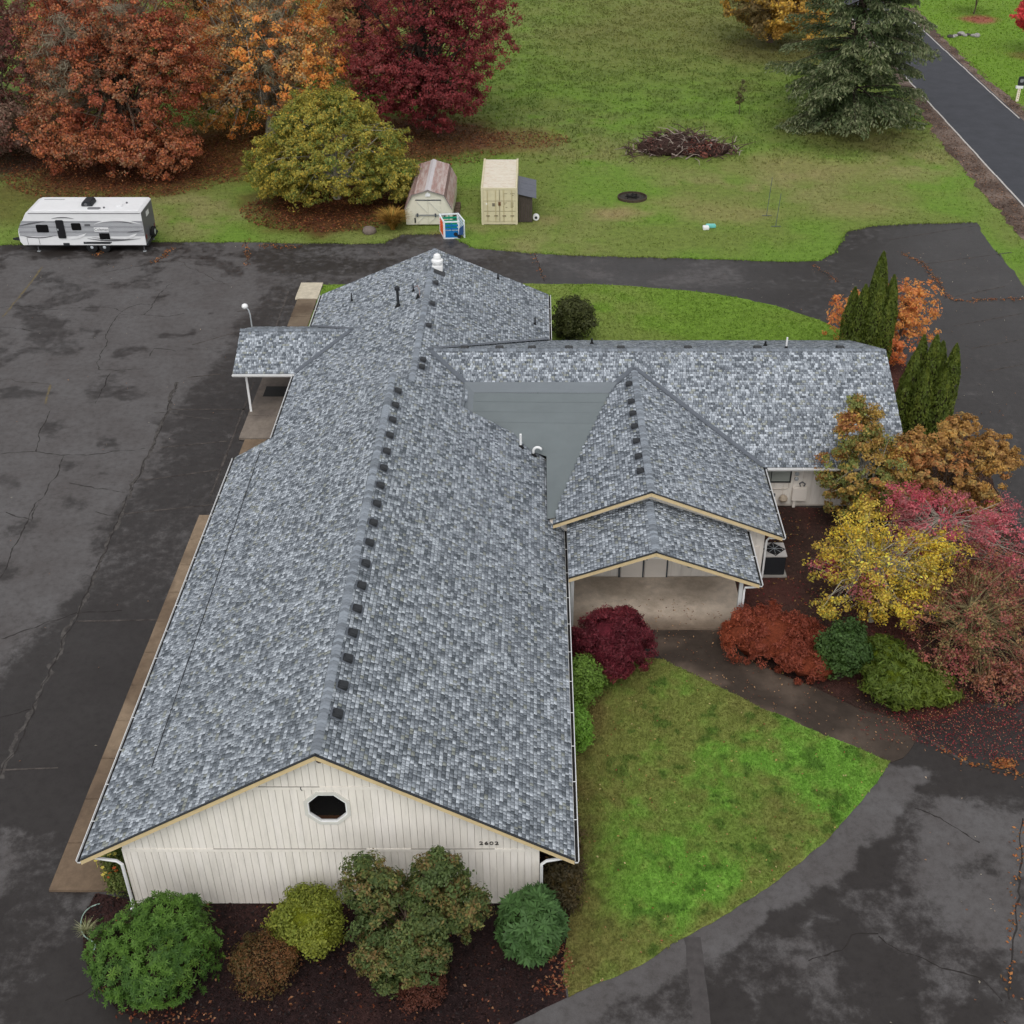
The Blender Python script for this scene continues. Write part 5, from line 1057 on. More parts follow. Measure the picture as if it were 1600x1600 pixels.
tree('crimson_maple_tree', 'tall dark crimson maple behind the shed and container', (-8.6, 101, 0), [(-9.0, 100.6, 6.4, 6.4, 5.8, 5.0, 1), (-8.4, 101.5, 12.5, 7.0, 6.0, 5.0, .95), (-7.4, 97.6, 3.9, 4.2, 3.2, 2.7, .5), (-11.8, 98.6, 4.6, 3.0, 3.0, 3.0, .35), (-4.6, 101.0, 9.5, 3.4, 3.6, 4.6, .4)], 78000, .18, .125,
     [(92, 36, 38), (108, 40, 42), (86, 40, 40), (118, 46, 46), (98, 52, 48)], 14, r0=.4, k=28, twigs=120, clumps=1500, cr=.48, gain=2.05, desat=.06, shell=.3, bark=BARKD)
tree('olive_tree', 'broad domed tree with yellow-green leaves left of the shed', (-14.0, 84.6, 0), [(-14.2, 84.5, 3.0, 5.3, 4.7, 3.0, 1), (-14.4, 85.2, 5.3, 3.2, 3.2, 2.1, .5), (-10.4, 83.3, 2.0, 2.2, 2.2, 1.7, .3), (-17.4, 83.8, 2.1, 2.4, 2.4, 1.7, .3)], 78000, .165, .10,
     [(118, 110, 38), (90, 98, 42), (72, 88, 40), (140, 124, 42), (100, 104, 46), (156, 132, 44), (78, 92, 42), (126, 116, 48)], 15, r0=.24, k=20, twigs=60, clumps=1700, cr=.34, gain=2.05, desat=.06, shell=.62, lowcut=-.8, bark=BARKP, patch=1.5)
for k_, (x, y, pal, lb, s_) in enumerate((
    (-38.5, 108, [(124, 72, 54), (142, 78, 54), (116, 94, 68)], 'hazy red-brown tree far behind the rust-red oak', 31), (-27.0, 108, [(104, 96, 68), (126, 104, 66), (136, 98, 60), (98, 102, 70)], 'greenish thinning tree behind the gap between red oak and orange maple', 32),
    (-48, 104, [(108, 66, 58), (96, 74, 66), (120, 100, 82)], 'grey-red tree at the far upper left corner', 33), (-15.0, 112, [(136, 96, 62), (152, 110, 68), (124, 88, 72)], 'pale orange tree far behind between orange and crimson maples', 34))):
    tree('deciduous_tree', lb, (x, y, 0), [(x, y, 5.6, 6.0, 5.4, 5.4, 1), (x + .8, y, 12, 5.4, 5.2, 4.6, .7)], 21000, .27, .18, pal, s_, r0=.36, k=20, twigs=160, clumps=620, cr=.62, gain=2.05, desat=.06, shell=.3)
tree('yellow_willow_tree', 'golden yellow tree behind the dark conifer', (23.4, 129.5, 0), [(22.9, 129, 5.2, 5.2, 4.8, 4.6, 1), (19.5, 129, 8.6, 3.2, 3.2, 2.8, .4), (25.5, 127.5, 3.8, 3.8, 3.4, 3.4, .5)], 34000, .28, .17, [(150, 116, 42), (130, 100, 44), (170, 134, 48), (112, 94, 54), (98, 84, 54)], 16, r0=.3, k=18, twigs=80, clumps=420, cr=.6, gain=2.05, desat=.06, shell=.35)
for (x, y, lb, s_, sc_) in ((47.5, 142, 'small scarlet tree at the top edge beyond the road', 17, 1.0), (48.0, 125.5, 'small scarlet tree at the right edge beyond the road', 18, 1.15)):
    tree('scarlet_tree', lb, (x, y, 0), [(x, y, 3.1 * sc_, 1.7 * sc_, 1.7 * sc_, 1.5 * sc_, 1)], 7000, .2, .14, [(176, 34, 44), (196, 50, 54), (152, 32, 40), (186, 66, 62)], s_, r0=.08, k=8, clumps=120, cr=.35, shell=.4, group='scarlet trees beyond the road')
# young sapling in the field
tree('sapling', 'thin brown-leaved sapling alone in the meadow', (17.0, 104.8, 0), [(17.0, 104.8, 1.8, .35, .35, 1.2, 1)], 260, .2, .12, [(86, 74, 44), (64, 66, 36)], 19, r0=.03, k=6, clumps=16, cr=.2, shell=.3)

# ---- the big conifer
def conifer(name, label, base, H, R0, seed, nbr=150):
    rng = np.random.default_rng(seed); t = thing(name, label, 'tree', base); B = np.array(base, float)
    m_ = MB(); m_.tube([base, (base[0], base[1], H * .5), (base[0] + .1, base[1], H)], [.5, .3, .03], 8); Ps, Ts, Cs, Ls = [], [], [], []
    for i in range(nbr):
        zt = (i + rng.random()) / nbr; z = .9 + zt ** 1.15 * (H - 1.5); a = rng.uniform(0, 2 * math.pi)
        Lb = R0 * (1 - zt) ** .75 * rng.uniform(.5, 1.12) + .35; rise = rng.uniform(-.02, .30)
        d = np.array([math.cos(a), math.sin(a), 0]); s = np.linspace(0, 1, 9)
        pth = B + np.array([0, 0, z]) + d * (s * Lb)[:, None] + np.array([0, 0, 1.0]) * (rise * Lb * s - rng.uniform(.14, .3) * Lb * s ** 2.0)[:, None]
        pth[:, 2] = np.maximum(pth[:, 2], .35 + 0 * pth[:, 2])
        m_.tube([tuple(p) for p in pth[::2]], [.07 * (1 - zt) + .02, .05 * (1 - zt) + .015, .03, .02, .008], 5, False)
        ns = int(130 + 300 * Lb / R0); u = rng.random(ns) ** .6 * .85 + .15
        P = np.stack([np.interp(u, s, pth[:, q]) for q in range(3)], 1); sd = np.cross(d, [0, 0, 1]); spread = (.10 + .20 * (1 - np.abs(u - .6))) * Lb * .7
        off = rng.uniform(-1, 1, ns) * spread; P = P + sd * off[:, None]; P[:, 2] -= np.abs(off) * .35 + rng.random(ns) * .28
        tg = unit(d * .6 + sd * np.sign(off)[:, None] * .5 + np.array([0, 0, -.75])); Ps.append(P); Ts.append(tg)
        tip = sstep(.55, 1.0, u + .2 * rng.random(ns)); base_c = mixc(lin((48, 60, 38)), lin((70, 82, 50)), rng.random(ns)); cc = mixc(base_c, lin((112, 114, 86)), tip * rng.random(ns) ** 1.5)
        Cs.append(cc); Ls.append(rng.uniform(.22, .44, ns))
    P, T, C, L_ = np.vstack(Ps), np.vstack(Ts), np.vstack(Cs), np.concatenate(Ls); nrm = unit(rng.normal(size=P.shape) * .7 + np.array([0, -.2, .8]))
    V, F, CC = leaf_quads(P, nrm, L_, L_ * .36, C * rng.uniform(.7, 1.3, len(P))[:, None], rng, T, gain=2.1); V[:, 2] = np.maximum(V[:, 2], .05)
    np_mesh('crown', V, F, M_LEAF, t, None, CC); m_.build('trunk', BARKD, t); return t
conifer('fir_tree', 'large dark green drooping conifer beside the road', (25.9, 104.0, 0), 29, 6.9, 21, 300)

# ---- column evergreens
def arborvitae(name, label, base, spires, seed):
    t = thing(name, label, 'evergreen', base); rng = np.random.default_rng(seed); st = MB()
    for (x, y, h0, r) in spires:
        n = int(3600 * r * h0 / 2.6); z = rng.random(n) ** .9; rad = r * np.minimum(1, (1 - z) * 2.7) ** .68 * .95 * (.75 + .35 * np.minimum(1, z * 5)); a = rng.uniform(0, 2 * math.pi, n)
        lump = .86 + .3 * vnoise(a * 1.6 + seed, z * h0 * 1.8, x, 4); rr = rad * lump * (.86 + .16 * rng.random(n))
        P = np.stack([x + rr * np.cos(a), y + rr * np.sin(a), .1 + z * (h0 - .1)], 1); out = np.stack([np.cos(a), np.sin(a), np.full(n, .25)], 1)
        tg = unit(np.stack([np.cos(a) * .25, np.sin(a) * .25, np.ones(n)], 1)); nr = unit(out + rng.normal(size=(n, 3)) * .55)
        C = pick([lin((48, 58, 20)), lin((64, 74, 26)), lin((82, 88, 34))], vnoise(a * 2 + x, z * h0 * 2.2, y, 6) * .8 + .2 * rng.random(n)) * rng.uniform(.75, 1.25, n)[:, None]
        V, F, CC = leaf_quads(P, nr, rng.uniform(.12, .24, n), rng.uniform(.05, .09, n), C, rng, tg, gain=2.4); np_mesh('spire', V, F, M_LEAF, t, None, CC)
        zz = np.linspace(.1, h0 * .97, 9); st.lathe([(max(.02, r * .7 * min(1, (1 - q / h0) * 3.4) ** .6), q) for q in zz], (x, y, 0), 'z', 10)
    st.build('inner_twig_core', mat('evergreen_twigs', S(56, 56, 30), .95, .3, 5), t); b = MB()
    for (x, y, h0, r) in spires: b.tube([(x * .6 + base[0] * .4, y * .6 + base[1] * .4, 0), (x, y, h0 * .5)], [.09, .05], 6)
    b.build('trunk', BARK, t); return t
arborvitae('arborvitae', 'clump of dark green columnar evergreens behind the wing roof end', (17.4, 58.6, 0), [(17.35, 58.1, 5.4, .52), (16.7, 58.5, 4.9, .45), (16.35, 59.1, 4.5, .42), (18.15, 58.8, 5.3, .45), (17.6, 59.4, 6.3, .5), (17.85, 57.8, 4.7, .42)], 41)
arborvitae('arborvitae', 'clump of olive columnar evergreens nearer, right of the wing end', (18.35, 51.9, 0), [(18.0, 51.0, 4.1, .5), (18.95, 51.2, 3.9, .48), (18.55, 52.1, 5.2, .48), (17.65, 51.9, 4.5, .45), (19.5, 52.0, 4.8, .42), (18.15, 52.7, 4.9, .42), (17.3, 51.4, 3.5, .42), (19.1, 52.7, 4.6, .42)], 42)
tree('orange_shrub', 'loose orange-leaved shrub tree behind the rear evergreen clump', (19.2, 60.2, 0), [(19.6, 60, 2.7, 1.9, 1.7, 2.0, 1), (17.0, 60.6, 2.1, 1.6, 1.5, 1.7, .6), (18.7, 58.6, 1.2, 1.1, 1.2, 1.1, .3)], 8000, .15, .09, [(206, 118, 44), (176, 96, 50), (190, 130, 54), (150, 78, 46)], 43, cat='shrub', r0=.07, k=18, twigs=60, clumps=300, cr=.26, shell=.2, low=.02)
# ---- trees in the bed at the right
tree('gold_green_maple', 'green and gold maple standing against the wing eave', (14.4, 44.6, 0), [(13.9, 44.4, 2.3, 1.95, 1.7, 1.9, 1), (13.5, 44.8, 4.3, 1.0, 1.0, 1.1, .35), (14.9, 44.2, 1.6, 1.2, 1.2, 1.2, .3), (13.2, 44.9, 5.4, .4, .4, .6, .08)], 26000, .13, .088, [(146, 120, 48), (124, 90, 44), (104, 108, 50), (94, 104, 52), (164, 134, 52), (132, 84, 44)], 44, r0=.1, k=16, twigs=60, clumps=480, cr=.24, shell=.4, patch=1.0, bark=BARKP)
tree('golden_maple', 'golden brown maple spreading over the right-hand asphalt', (18.0, 45.0, 0), [(17.4, 45.0, 2.1, 2.3, 1.9, 1.6, 1), (19.4, 45.6, 2.9, 1.1, 1.1, .9, .35), (18.2, 46.2, 3.5, .9, .9, .7, .25), (16.3, 45.6, 3.0, 1.0, 1.0, .8, .25), (19.9, 45.3, 2.6, .8, .7, .6, .15), (18.8, 43.7, 1.3, .9, .9, .8, .2)], 28000, .13, .088, [(148, 112, 52), (128, 92, 48), (168, 130, 56), (116, 100, 56), (154, 102, 52)], 45, r0=.1, k=18, twigs=80, clumps=480, cr=.23, shell=.35, patch=1.0)
tree('yellow_tree', 'bright yellow-leaved tree with pale branches over the path bend', (13.0, 37.6, 0), [(12.6, 37.8, 2.6, 2.3, 2.0, 1.5, 1), (12.5, 38.8, 3.3, 1.4, 1.3, 1.1, .4), (15.3, 38.2, 2.9, 1.3, 1.1, 1.0, .35), (13.4, 36.4, 1.9, 1.6, 1.1, 1.0, .4), (14.6, 37.0, 2.4, 1.0, .9, .8, .2), (10.9, 36.4, 1.7, .7, .6, .4, .12), (12.7, 39.6, 3.9, .5, .5, .6, .1)], 15000, .12, .062, [(188, 156, 46), (150, 136, 50), (122, 120, 56), (204, 168, 58), (140, 116, 58), (166, 148, 52)], 46, desat=.04, jitter=.4, gain=1.65, mixleaf=.2, r0=.1, k=40, twigs=200, clumps=640, cr=.27, shell=.15, bark=BARKP, patch=.7)
tree('pink_maple', 'rose-pink maple between the yellow tree and the golden maple', (16.3, 40.8, 0), [(16.1, 40.6, 2.6, 2.1, 1.6, 1.3, 1), (14.7, 41.0, 3.2, 1.2, 1.0, .9, .4), (18.2, 40.2, 2.3, 1.6, 1.4, 1.2, .6), (19.0, 41.6, 2.2, 1.0, 1.0, .9, .25), (11.2, 38.4, 2.0, .7, .6, .6, .15), (14.4, 39.2, 2.2, 1.5, 1.2, 1.0, .4), (12.4, 37.0, 2.3, .9, .8, .7, .15), (18.9, 38.6, 2.0, 1.0, .9, .8, .25)], 14000, .115, .056, [(160, 66, 78), (146, 58, 70), (182, 92, 100), (138, 74, 76), (122, 68, 70)], 47, r0=.09, k=40, twigs=220, clumps=560, cr=.27, shell=.15, bark=BARKP, patch=.9)
tree('mossy_weeping_tree', 'sparse mossy tree with dull red leaves at the right edge', (16.2, 35.4, 0), [(15.9, 35.8, 1.8, 2.5, 2.1, 1.4, 1), (15.0, 34.0, 1.2, 1.4, 1.1, .9, .4), (17.6, 35.8, 1.9, 1.7, 1.6, 1.3, .6), (16.6, 33.4, .8, 1.3, 1.0, .7, .35), (18.0, 33.8, .9, 1.2, 1.1, .8, .35), (17.2, 37.8, 2.2, 1.7, 1.4, 1.0, .5), (14.6, 36.8, 1.6, 1.2, 1.2, 1.0, .35)], 20000, .105, .055, [(124, 58, 56), (108, 88, 52), (116, 106, 60), (142, 68, 64), (96, 68, 56), (132, 84, 56)], 48, r0=.09, k=40, twigs=260, clumps=760, cr=.26, shell=.15, bark=mat('mossy_bark', S(120, 110, 78), .95, .3, 6), patch=1.0)
# ---- garden shrubs
shrub('laceleaf_maple', 'mounded wine-red laceleaf maple by the porch', (2.8, 34.9, 0), [(2.8, 34.95, 1.15, 1.62, 1.55, 1.2, 1)], 30000, .14, .032, [(90, 28, 38), (104, 32, 42), (78, 28, 36), (116, 38, 46)], 51, corecol=(84, 30, 38), up=-.1, rand=.9, lowcut=-.6)
shrub('laceleaf_maple', 'mounded rust-orange laceleaf maple beside the garden path', (9.1, 35.6, 0), [(8.75, 35.8, .75, 1.85, 1.5, .85, 1), (10.2, 34.5, .6, 1.2, 1.0, .7, .5)], 34000, .13, .034, [(126, 60, 36), (112, 52, 36), (142, 70, 38), (120, 58, 40)], 52, corecol=(110, 54, 36), up=-.05, rand=.9, lowcut=-.5)
shrub('camellia_bush', 'tall rounded dark green bush behind the bright juniper', (11.1, 34.3, 0), [(11.1, 34.3, 1.25, .92, .9, 1.3, 1)], 9500, .12, .07, [(50, 72, 30), (62, 84, 34), (42, 60, 26)], 53, lowcut=-.7)
shrub('juniper_bush', 'low bright olive juniper with upright fronds at the path end', (13.15, 33.4, 0), [(13.0, 33.3, .7, 1.35, 1.3, .8, 1), (12.7, 34.2, .95, 1.0, .9, .85, .5), (14.0, 33.2, .55, .9, .9, .6, .3)], 16000, .24, .06, [(84, 96, 24), (66, 82, 22), (100, 110, 30)], 54, lowcut=-.6, up=.1, rand=.6)
shrub('round_bush', 'round mid-green bush under the right eave below the red maple', (1.6, 33.0, 0), [(1.55, 33.0, .95, .82, .8, .98, 1)], 8000, .10, .055, [(74, 98, 32), (90, 116, 36), (60, 82, 28)], 55, lowcut=-.6)
shrub('round_bush', 'small light green bush half hidden under the right eave', (1.3, 30.7, 0), [(1.35, 30.7, .85, .5, .6, .9, 1)], 5000, .10, .055, [(96, 134, 36), (82, 114, 32)], 56, lowcut=-.6)
shrub('brown_hedge', 'dark brown-green hedge under the right eave near the front corner', (.95, 25.2, 0), [(.85, 24.4, .8, .55, .9, .95, 1), (.85, 26.2, .8, .5, 1.0, .9, .9)], 9000, .11, .05, [(62, 52, 30), (78, 64, 34), (50, 44, 26)], 57, lowcut=-.6)
shrub('dark_bush', 'dark green bush in the back lawn corner behind the wing', (1.95, 62.5, 0), [(1.95, 62.5, 1.2, 1.2, 1.15, 1.2, 1)], 8000, .14, .09, [(50, 56, 28), (64, 68, 32), (40, 46, 24)], 58, shell=.65, cr=.3)
# ---- front bed
def whorl_shrub(name, label, base, ells, nw, leafL, pal, seed, perw=8):
    """rhododendron: leaves in radiating whorls"""
    ells = lobes(ells, 7, seed); t = thing(name, label, 'shrub', base); rng = np.random.default_rng(seed); Vs, Fs, Cs, o = [], [], [], 0
    for e in ells:
        m = int(nw * e[6] / sum(q[6] for q in ells)); d = unit(rng.normal(size=(m * 2, 3))); d = d[d[:, 2] > -.55][:m]; m = len(d)
        bump = .74 + .34 * vnoise(d[:, 0] * 2.2 + seed, d[:, 1] * 2.2, d[:, 2] * 2.2, 5) + .26 * vnoise(d[:, 0] * 5 + seed, d[:, 1] * 5, d[:, 2] * 5, 7); c = np.array(e[:3]) + d * np.array(e[3:6]) * (bump * (.84 + .2 * rng.random(m)))[:, None]
        ax = unit(d + np.array([0, 0, .45]) + rng.normal(size=(m, 3)) * .2); ref = unit(np.cross(ax, rng.normal(size=(m, 3)))); ref2 = np.cross(ax, ref)
        tone = vnoise(c[:, 0] * 1.6 + seed, c[:, 1] * 1.6, c[:, 2] * 1.6, 8)
        for k in range(perw):
            a = 2 * math.pi * k / perw + rng.normal(size=m) * .15; dirv = unit(ref * np.cos(a)[:, None] + ref2 * np.sin(a)[:, None] + ax * rng.uniform(.05, .4, m)[:, None])
            nr = unit(ax - dirv * (ax * dirv).sum(1, keepdims=True)); Lk = leafL * rng.uniform(.75, 1.2, m); P = c + dirv * (Lk / 2)[:, None]
            C = pick([lin(q) for q in pal], tone * .8 + .2 * rng.random(m)) * rng.uniform(.8, 1.2, m)[:, None]
            V, F, CC = leaf_quads(P, nr, Lk, Lk * .29, C, rng, dirv * 6, .1); Vs.append(V); Fs.append(F + o); Cs.append(CC); o += len(V)
    V, F, C = np.vstack(Vs), np.vstack(Fs), np.vstack(Cs); F = F[V[:, 2].reshape(-1, 4).min(1) > .02]
    np_mesh('crown', V, F, M_LEAF, t, None, C); cv, cf = core_mesh(ells, .66, seed); np_mesh('inner_twig_core', cv, cf, M_SOIL, t, None, np.tile(lin((46, 42, 28)), (len(cv), 1)))  # dark brown twig core paints the shade in the gaps between whorls
    b = MB(); [b.tube([(base[0], base[1], 0), (base[0] + .5 * math.cos(a), base[1] + .5 * math.sin(a), ells[0][2])], [.06, .03], 6) for a in (0, 2, 4)]; b.build('stem', BARKD, t); return t
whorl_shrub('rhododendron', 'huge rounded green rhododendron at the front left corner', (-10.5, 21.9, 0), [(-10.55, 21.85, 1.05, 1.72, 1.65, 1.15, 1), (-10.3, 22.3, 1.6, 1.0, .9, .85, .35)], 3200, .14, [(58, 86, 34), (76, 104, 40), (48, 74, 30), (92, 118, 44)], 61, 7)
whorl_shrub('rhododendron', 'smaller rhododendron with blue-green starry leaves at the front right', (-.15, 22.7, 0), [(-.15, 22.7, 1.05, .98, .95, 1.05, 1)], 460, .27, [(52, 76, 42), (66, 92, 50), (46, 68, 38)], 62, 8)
shrub('azalea', 'rounded rusty brown azalea in the front bed', (-7.65, 21.65, 0), [(-7.65, 21.7, .55, .98, .95, .62, 1)], 9500, .075, .04, [(88, 58, 30), (74, 56, 30), (104, 66, 34), (66, 60, 30)], 63, corecol=(58, 42, 28), lowcut=-.5)
shrub('azalea', 'tiny dark red-brown azalea at the bottom of the bed below the mixed tree', (-3.15, 21.0, 0), [(-3.15, 21.05, .42, .62, .6, .48, 1)], 5200, .07, .04, [(78, 42, 30), (92, 50, 34), (64, 44, 28)], 64, corecol=(52, 34, 28), lowcut=-.5)
shrub('box_bush', 'rounded yellow-green bush against the front wall', (-6.5, 22.9, 0), [(-6.5, 22.95, .85, 1.1, 1.02, .95, 1)], 14000, .085, .05, [(112, 116, 30), (92, 102, 28), (128, 130, 36), (78, 90, 28)], 65, lowcut=-.55)
tree('leafy_tree', 'leafy green tree with bronze tips in front of the gable wall', (-3.6, 22.2, 0), [(-3.6, 22.2, 1.9, 1.6, 1.15, 1.1, 1), (-4.6, 22.7, 2.75, .85, .7, .9, .4), (-2.7, 22.75, 2.9, .8, .65, .85, .4), (-4.0, 21.4, 1.2, 1.1, .9, .7, .4), (-1.95, 22.5, 2.0, .65, .6, .8, .25), (-3.2, 21.5, 1.35, .9, .8, .7, .3), (-4.95, 22.9, 3.3, .3, .3, .4, .05), (-2.55, 22.9, 3.55, .35, .3, .4, .06)], 46000, .115, .055,
     [(66, 82, 40), (82, 90, 42), (58, 74, 38), (94, 98, 46), (106, 82, 46), (74, 88, 42), (62, 78, 40), (70, 84, 42)], 66, r0=.09, k=22, twigs=30, clumps=620, cr=.22, shell=.45, patch=.7, mixleaf=.1)
shrub('perennial_plant', 'small leafy perennial with yellow and orange flowers by the corner pavement', (-12.75, 25.3, 0), [(-12.85, 25.5, .35, .5, .6, .4, 1), (-12.5, 24.8, .4, .45, .5, .45, .7)], 2600, .10, .05, [(70, 88, 36), (88, 92, 40), (52, 58, 32)], 67, core=.6, stems=4)
fl = MB()
def petals(name, label, pts, m):
    t = thing(name, label, 'flowers', (pts[0][0], pts[0][1], 0)); b = MB()
    for (x, y, z) in pts:
        for k in range(6): a = k * math.pi / 3; b.add([(x, y, z), (x + .045 * math.cos(a - .4), y + .045 * math.sin(a - .4), z + .015), (x + .07 * math.cos(a), y + .07 * math.sin(a), z + .02), (x + .045 * math.cos(a + .4), y + .045 * math.sin(a + .4), z + .015)], [(0, 1, 2, 3)])
        b.tube([(x, y, z - .3), (x, y, z)], .006, 4)
    b.build('flower_heads', m, t, kind='stuff')
rr = random.Random(5)
petals('yellow_flowers', 'pale yellow flowers beside the corner pavement', [(-13.1 + rr.uniform(-.25, .3), 25.2 + rr.uniform(-.4, .5), .65 + rr.uniform(-.1, .12)) for _ in range(9)], mat('yellow_petal', S(214, 196, 88), .6, .1, 5))
petals('orange_flowers', 'orange flowers close to the downspout', [(-12.6 + rr.uniform(-.25, .3), 24.75 + rr.uniform(-.2, .3), .55 + rr.uniform(-.1, .2)) for _ in range(9)], mat('orange_petal', S(206, 96, 40), .6, .1, 5))
# arching ornamental grasses
def grass_clump(name, label, base, n, h0, spread, pal, seed):
    t = thing(name, label, 'grass', base); rng = np.random.default_rng(seed); V, F, C = [], [], []; o = 0
    for _ in range(n):
        a = rng.uniform(0, 6.28); s = spread * rng.uniform(.2, 1); hh = h0 * rng.uniform(.6, 1.1); w = .02 * (h0 / .9) ; d = np.array([math.cos(a), math.sin(a), 0]); sd = np.array([-d[1], d[0], 0]); b0 = np.array(base) + d * rng.uniform(0, .12 * spread)
        for k, u in enumerate((0, .4, .75, 1)):
            p = b0 + d * s * u ** 1.6 + np.array([0, 0, hh * (u - .45 * u * u) * 1.5 * .95]); ww = w * (1 - u * .85); V += [p - sd * ww, p + sd * ww]
        c = lin(pal[rng.integers(len(pal))]) * rng.uniform(.8, 1.2); C += [c] * 8
        F += [[o + 2 * k, o + 2 * k + 1, o + 2 * k + 3, o + 2 * k + 2] for k in range(3)]; o += 8
    np_mesh('blades', np.array(V), np.array(F), M_BLADE, t, None, np.array(C), kind='stuff')
grass_clump('ornamental_grass', 'tawny ornamental grass clump beside the shed', (-9.5, 78.8, 0), 700, 1.5, 1.35, [(168, 128, 60), (140, 104, 50), (120, 108, 52), (186, 146, 76)], 71)
grass_clump('striped_sedge', 'small pale striped sedge by the garden hose', (-13.15, 23.2, 0), 160, .4, .42, [(176, 176, 140), (130, 138, 92), (150, 150, 110)], 72)
# brush pile
BP = thing('brush_pile', 'long heap of grey and brown cut branches in the meadow', 'brush pile', (11.2, 95.0, 0)); sticks = MB(); sticks2 = MB(); rg = random.Random(9)
for k in range(520):
    x = rg.gauss(0, 1.9); x = max(-4.2, min(4.3, x)); top = 1.5 * max(.08, 1 - (abs(x - .2) / 4.3) ** 1.4); y = rg.gauss(0, .85); z = rg.random() * top * max(.1, 1 - (y / 2.2) ** 2); L = rg.uniform(.5, 1.6); a = rg.uniform(0, 6.28); e = rg.uniform(-.35, .6)
    p = Vector((11.2 + x, 95 + y, .05 + z)); d = Vector((math.cos(a) * math.cos(e), math.sin(a) * math.cos(e), math.sin(e))); b = p + d * L * .5 + Vector((rg.uniform(-.2, .2), rg.uniform(-.2, .2), rg.uniform(0, .25))); c = p + d * L; c.z = max(c.z, .04); b.z = max(b.z, .04)
    (sticks if k % 4 else sticks2).tube([p, b, c], [rg.uniform(.025, .06), .03, .01], 4, False)
sticks.build('brown_branches', mat('brown_brush', S(78, 60, 54), .95, .35, 2), BP, kind='stuff'); sticks2.build('pale_branches', mat('pale_brush', S(150, 136, 126), .95, .25, 2), BP, kind='stuff')
V, F = core_mesh([(10.6, 95, .35, 2.9, 1.25, .85, 1), (12.8, 94.6, .25, 2.2, 1.1, .6, 1)], .95, 3); np_mesh('debris_core', V, F, M_SOIL, BP, None, np.tile(lin((62, 46, 42)), (len(V), 1)))
V, F, C, _ = cloud([(12.9, 94.0, .45, 1.9, .8, .5, 1), (10.4, 95, .7, 2.6, 1.1, .8, .8)], 1500, .2, .12, [(112, 62, 50), (92, 54, 46), (72, 56, 50), (104, 72, 64)], 91, clumps=60, cr=.4, shell=.6); V[:, 2] = np.maximum(V[:, 2], .03); np_mesh('dead_leaves', V, F, M_LEAF, BP, None, C, kind='stuff')

# ------------------------------------------------------------------ grass blades, fallen leaves, bark chips
def in_poly_points(poly, n, rng):
    p = np.array(poly); x0, y0 = p.min(0); x1, y1 = p.max(0); out = []
    while sum(len(o) for o in out) < n:
        q = rng.uniform((x0, y0), (x1, y1), (n, 2)); out.append(q[inside(q[:, 0], q[:, 1], poly)])
    return np.vstack(out)[:n]
def tufts(name, label, P, z, h0, w, colf, seed, blades=3, lean=.6):
    rng = np.random.default_rng(seed); P = np.repeat(P, blades, 0); n = len(P); P = P + rng.normal(size=P.shape) * w * .8
    a = rng.uniform(0, 6.28, n); hh = h0 * rng.uniform(.45, 1.15, n); d = np.stack([np.cos(a), np.sin(a)], 1); s = np.stack([-d[:, 1], d[:, 0]], 1) * (w * rng.uniform(.5, 1, n))[:, None]
    B = np.column_stack([P, np.full(n, z)]); tip = np.column_stack([P + d * (hh * lean * rng.uniform(.2, 1, n))[:, None], z + hh])
    V = np.stack([B - np.column_stack([s, np.zeros(n)]), B + np.column_stack([s, np.zeros(n)]), tip], 1).reshape(-1, 3)
    C = colf(P[:, 0], P[:, 1]) * rng.uniform(.8, 1.5, n)[:, None]
    o = np_mesh(name, V, np.arange(3 * n).reshape(-1, 3), M_BLADE, None, None, np.repeat(np.clip(C, 0, .8), 3, 0), kind='stuff'); o['label'] = label; o['category'] = 'grass'; return o
rng = np.random.default_rng(77)
tufts('lawn_grass', 'bright green turf blades of the front lawn', in_poly_points(FRONTLAWN, 26000, rng), .03, .085, .02, lawn_col, 1)
tufts('back_lawn_grass', 'green turf blades of the curved back lawn', in_poly_points(BACKLAWN, 12000, rng), .025, .10, .035, lambda x, y: mixc(field_col(x, y), lin((104, 132, 46)), .6 + 0 * x), 2)
fp = rng.uniform((-45, 73), (34, 168), (100000, 2)); keep = ~inside(fp[:, 0], fp[:, 1], ASPH); fp = fp[keep]; dens = .35 + .65 * (fbm(fp[:, 0], fp[:, 1], 1.3, 3, 5) > .5); fp = fp[rng.random(len(fp)) < dens]; fp = fp[fp[:, 0] < 31.6]
near = fp[:, 1] < 92
tufts('mown_grass', 'short mown grass between the drive and the meadow', fp[near], 0, .10, .05, field_col, 3, 2); tufts('meadow_grass', 'rough tussocky meadow grass beyond the brush pile', fp[~near], 0, .18, .09, field_col, 4, 2)
ep = np.array(densify(ASPH[1:22], .05, .08, 3)); ep = ep[:-int(np.hypot(ASPH[21][0] - ASPH[1][0], ASPH[21][1] - ASPH[1][1]) / .05)]; ep = ep[(ep[:, 1] > 60)] + rng.normal(size=(len(ep[(ep[:, 1] > 60)]), 2)) * .06
tufts('verge_grass', 'ragged grass fringe along the edge of the drive', ep, .005, .14, .04, field_col, 5, 2)
vg = rng.uniform((41.2, 100), (62, 150), (9000, 2)); tufts('roadside_grass', 'bright lawn grass across the road', vg, 0, .14, .07, field_col, 6, 2)

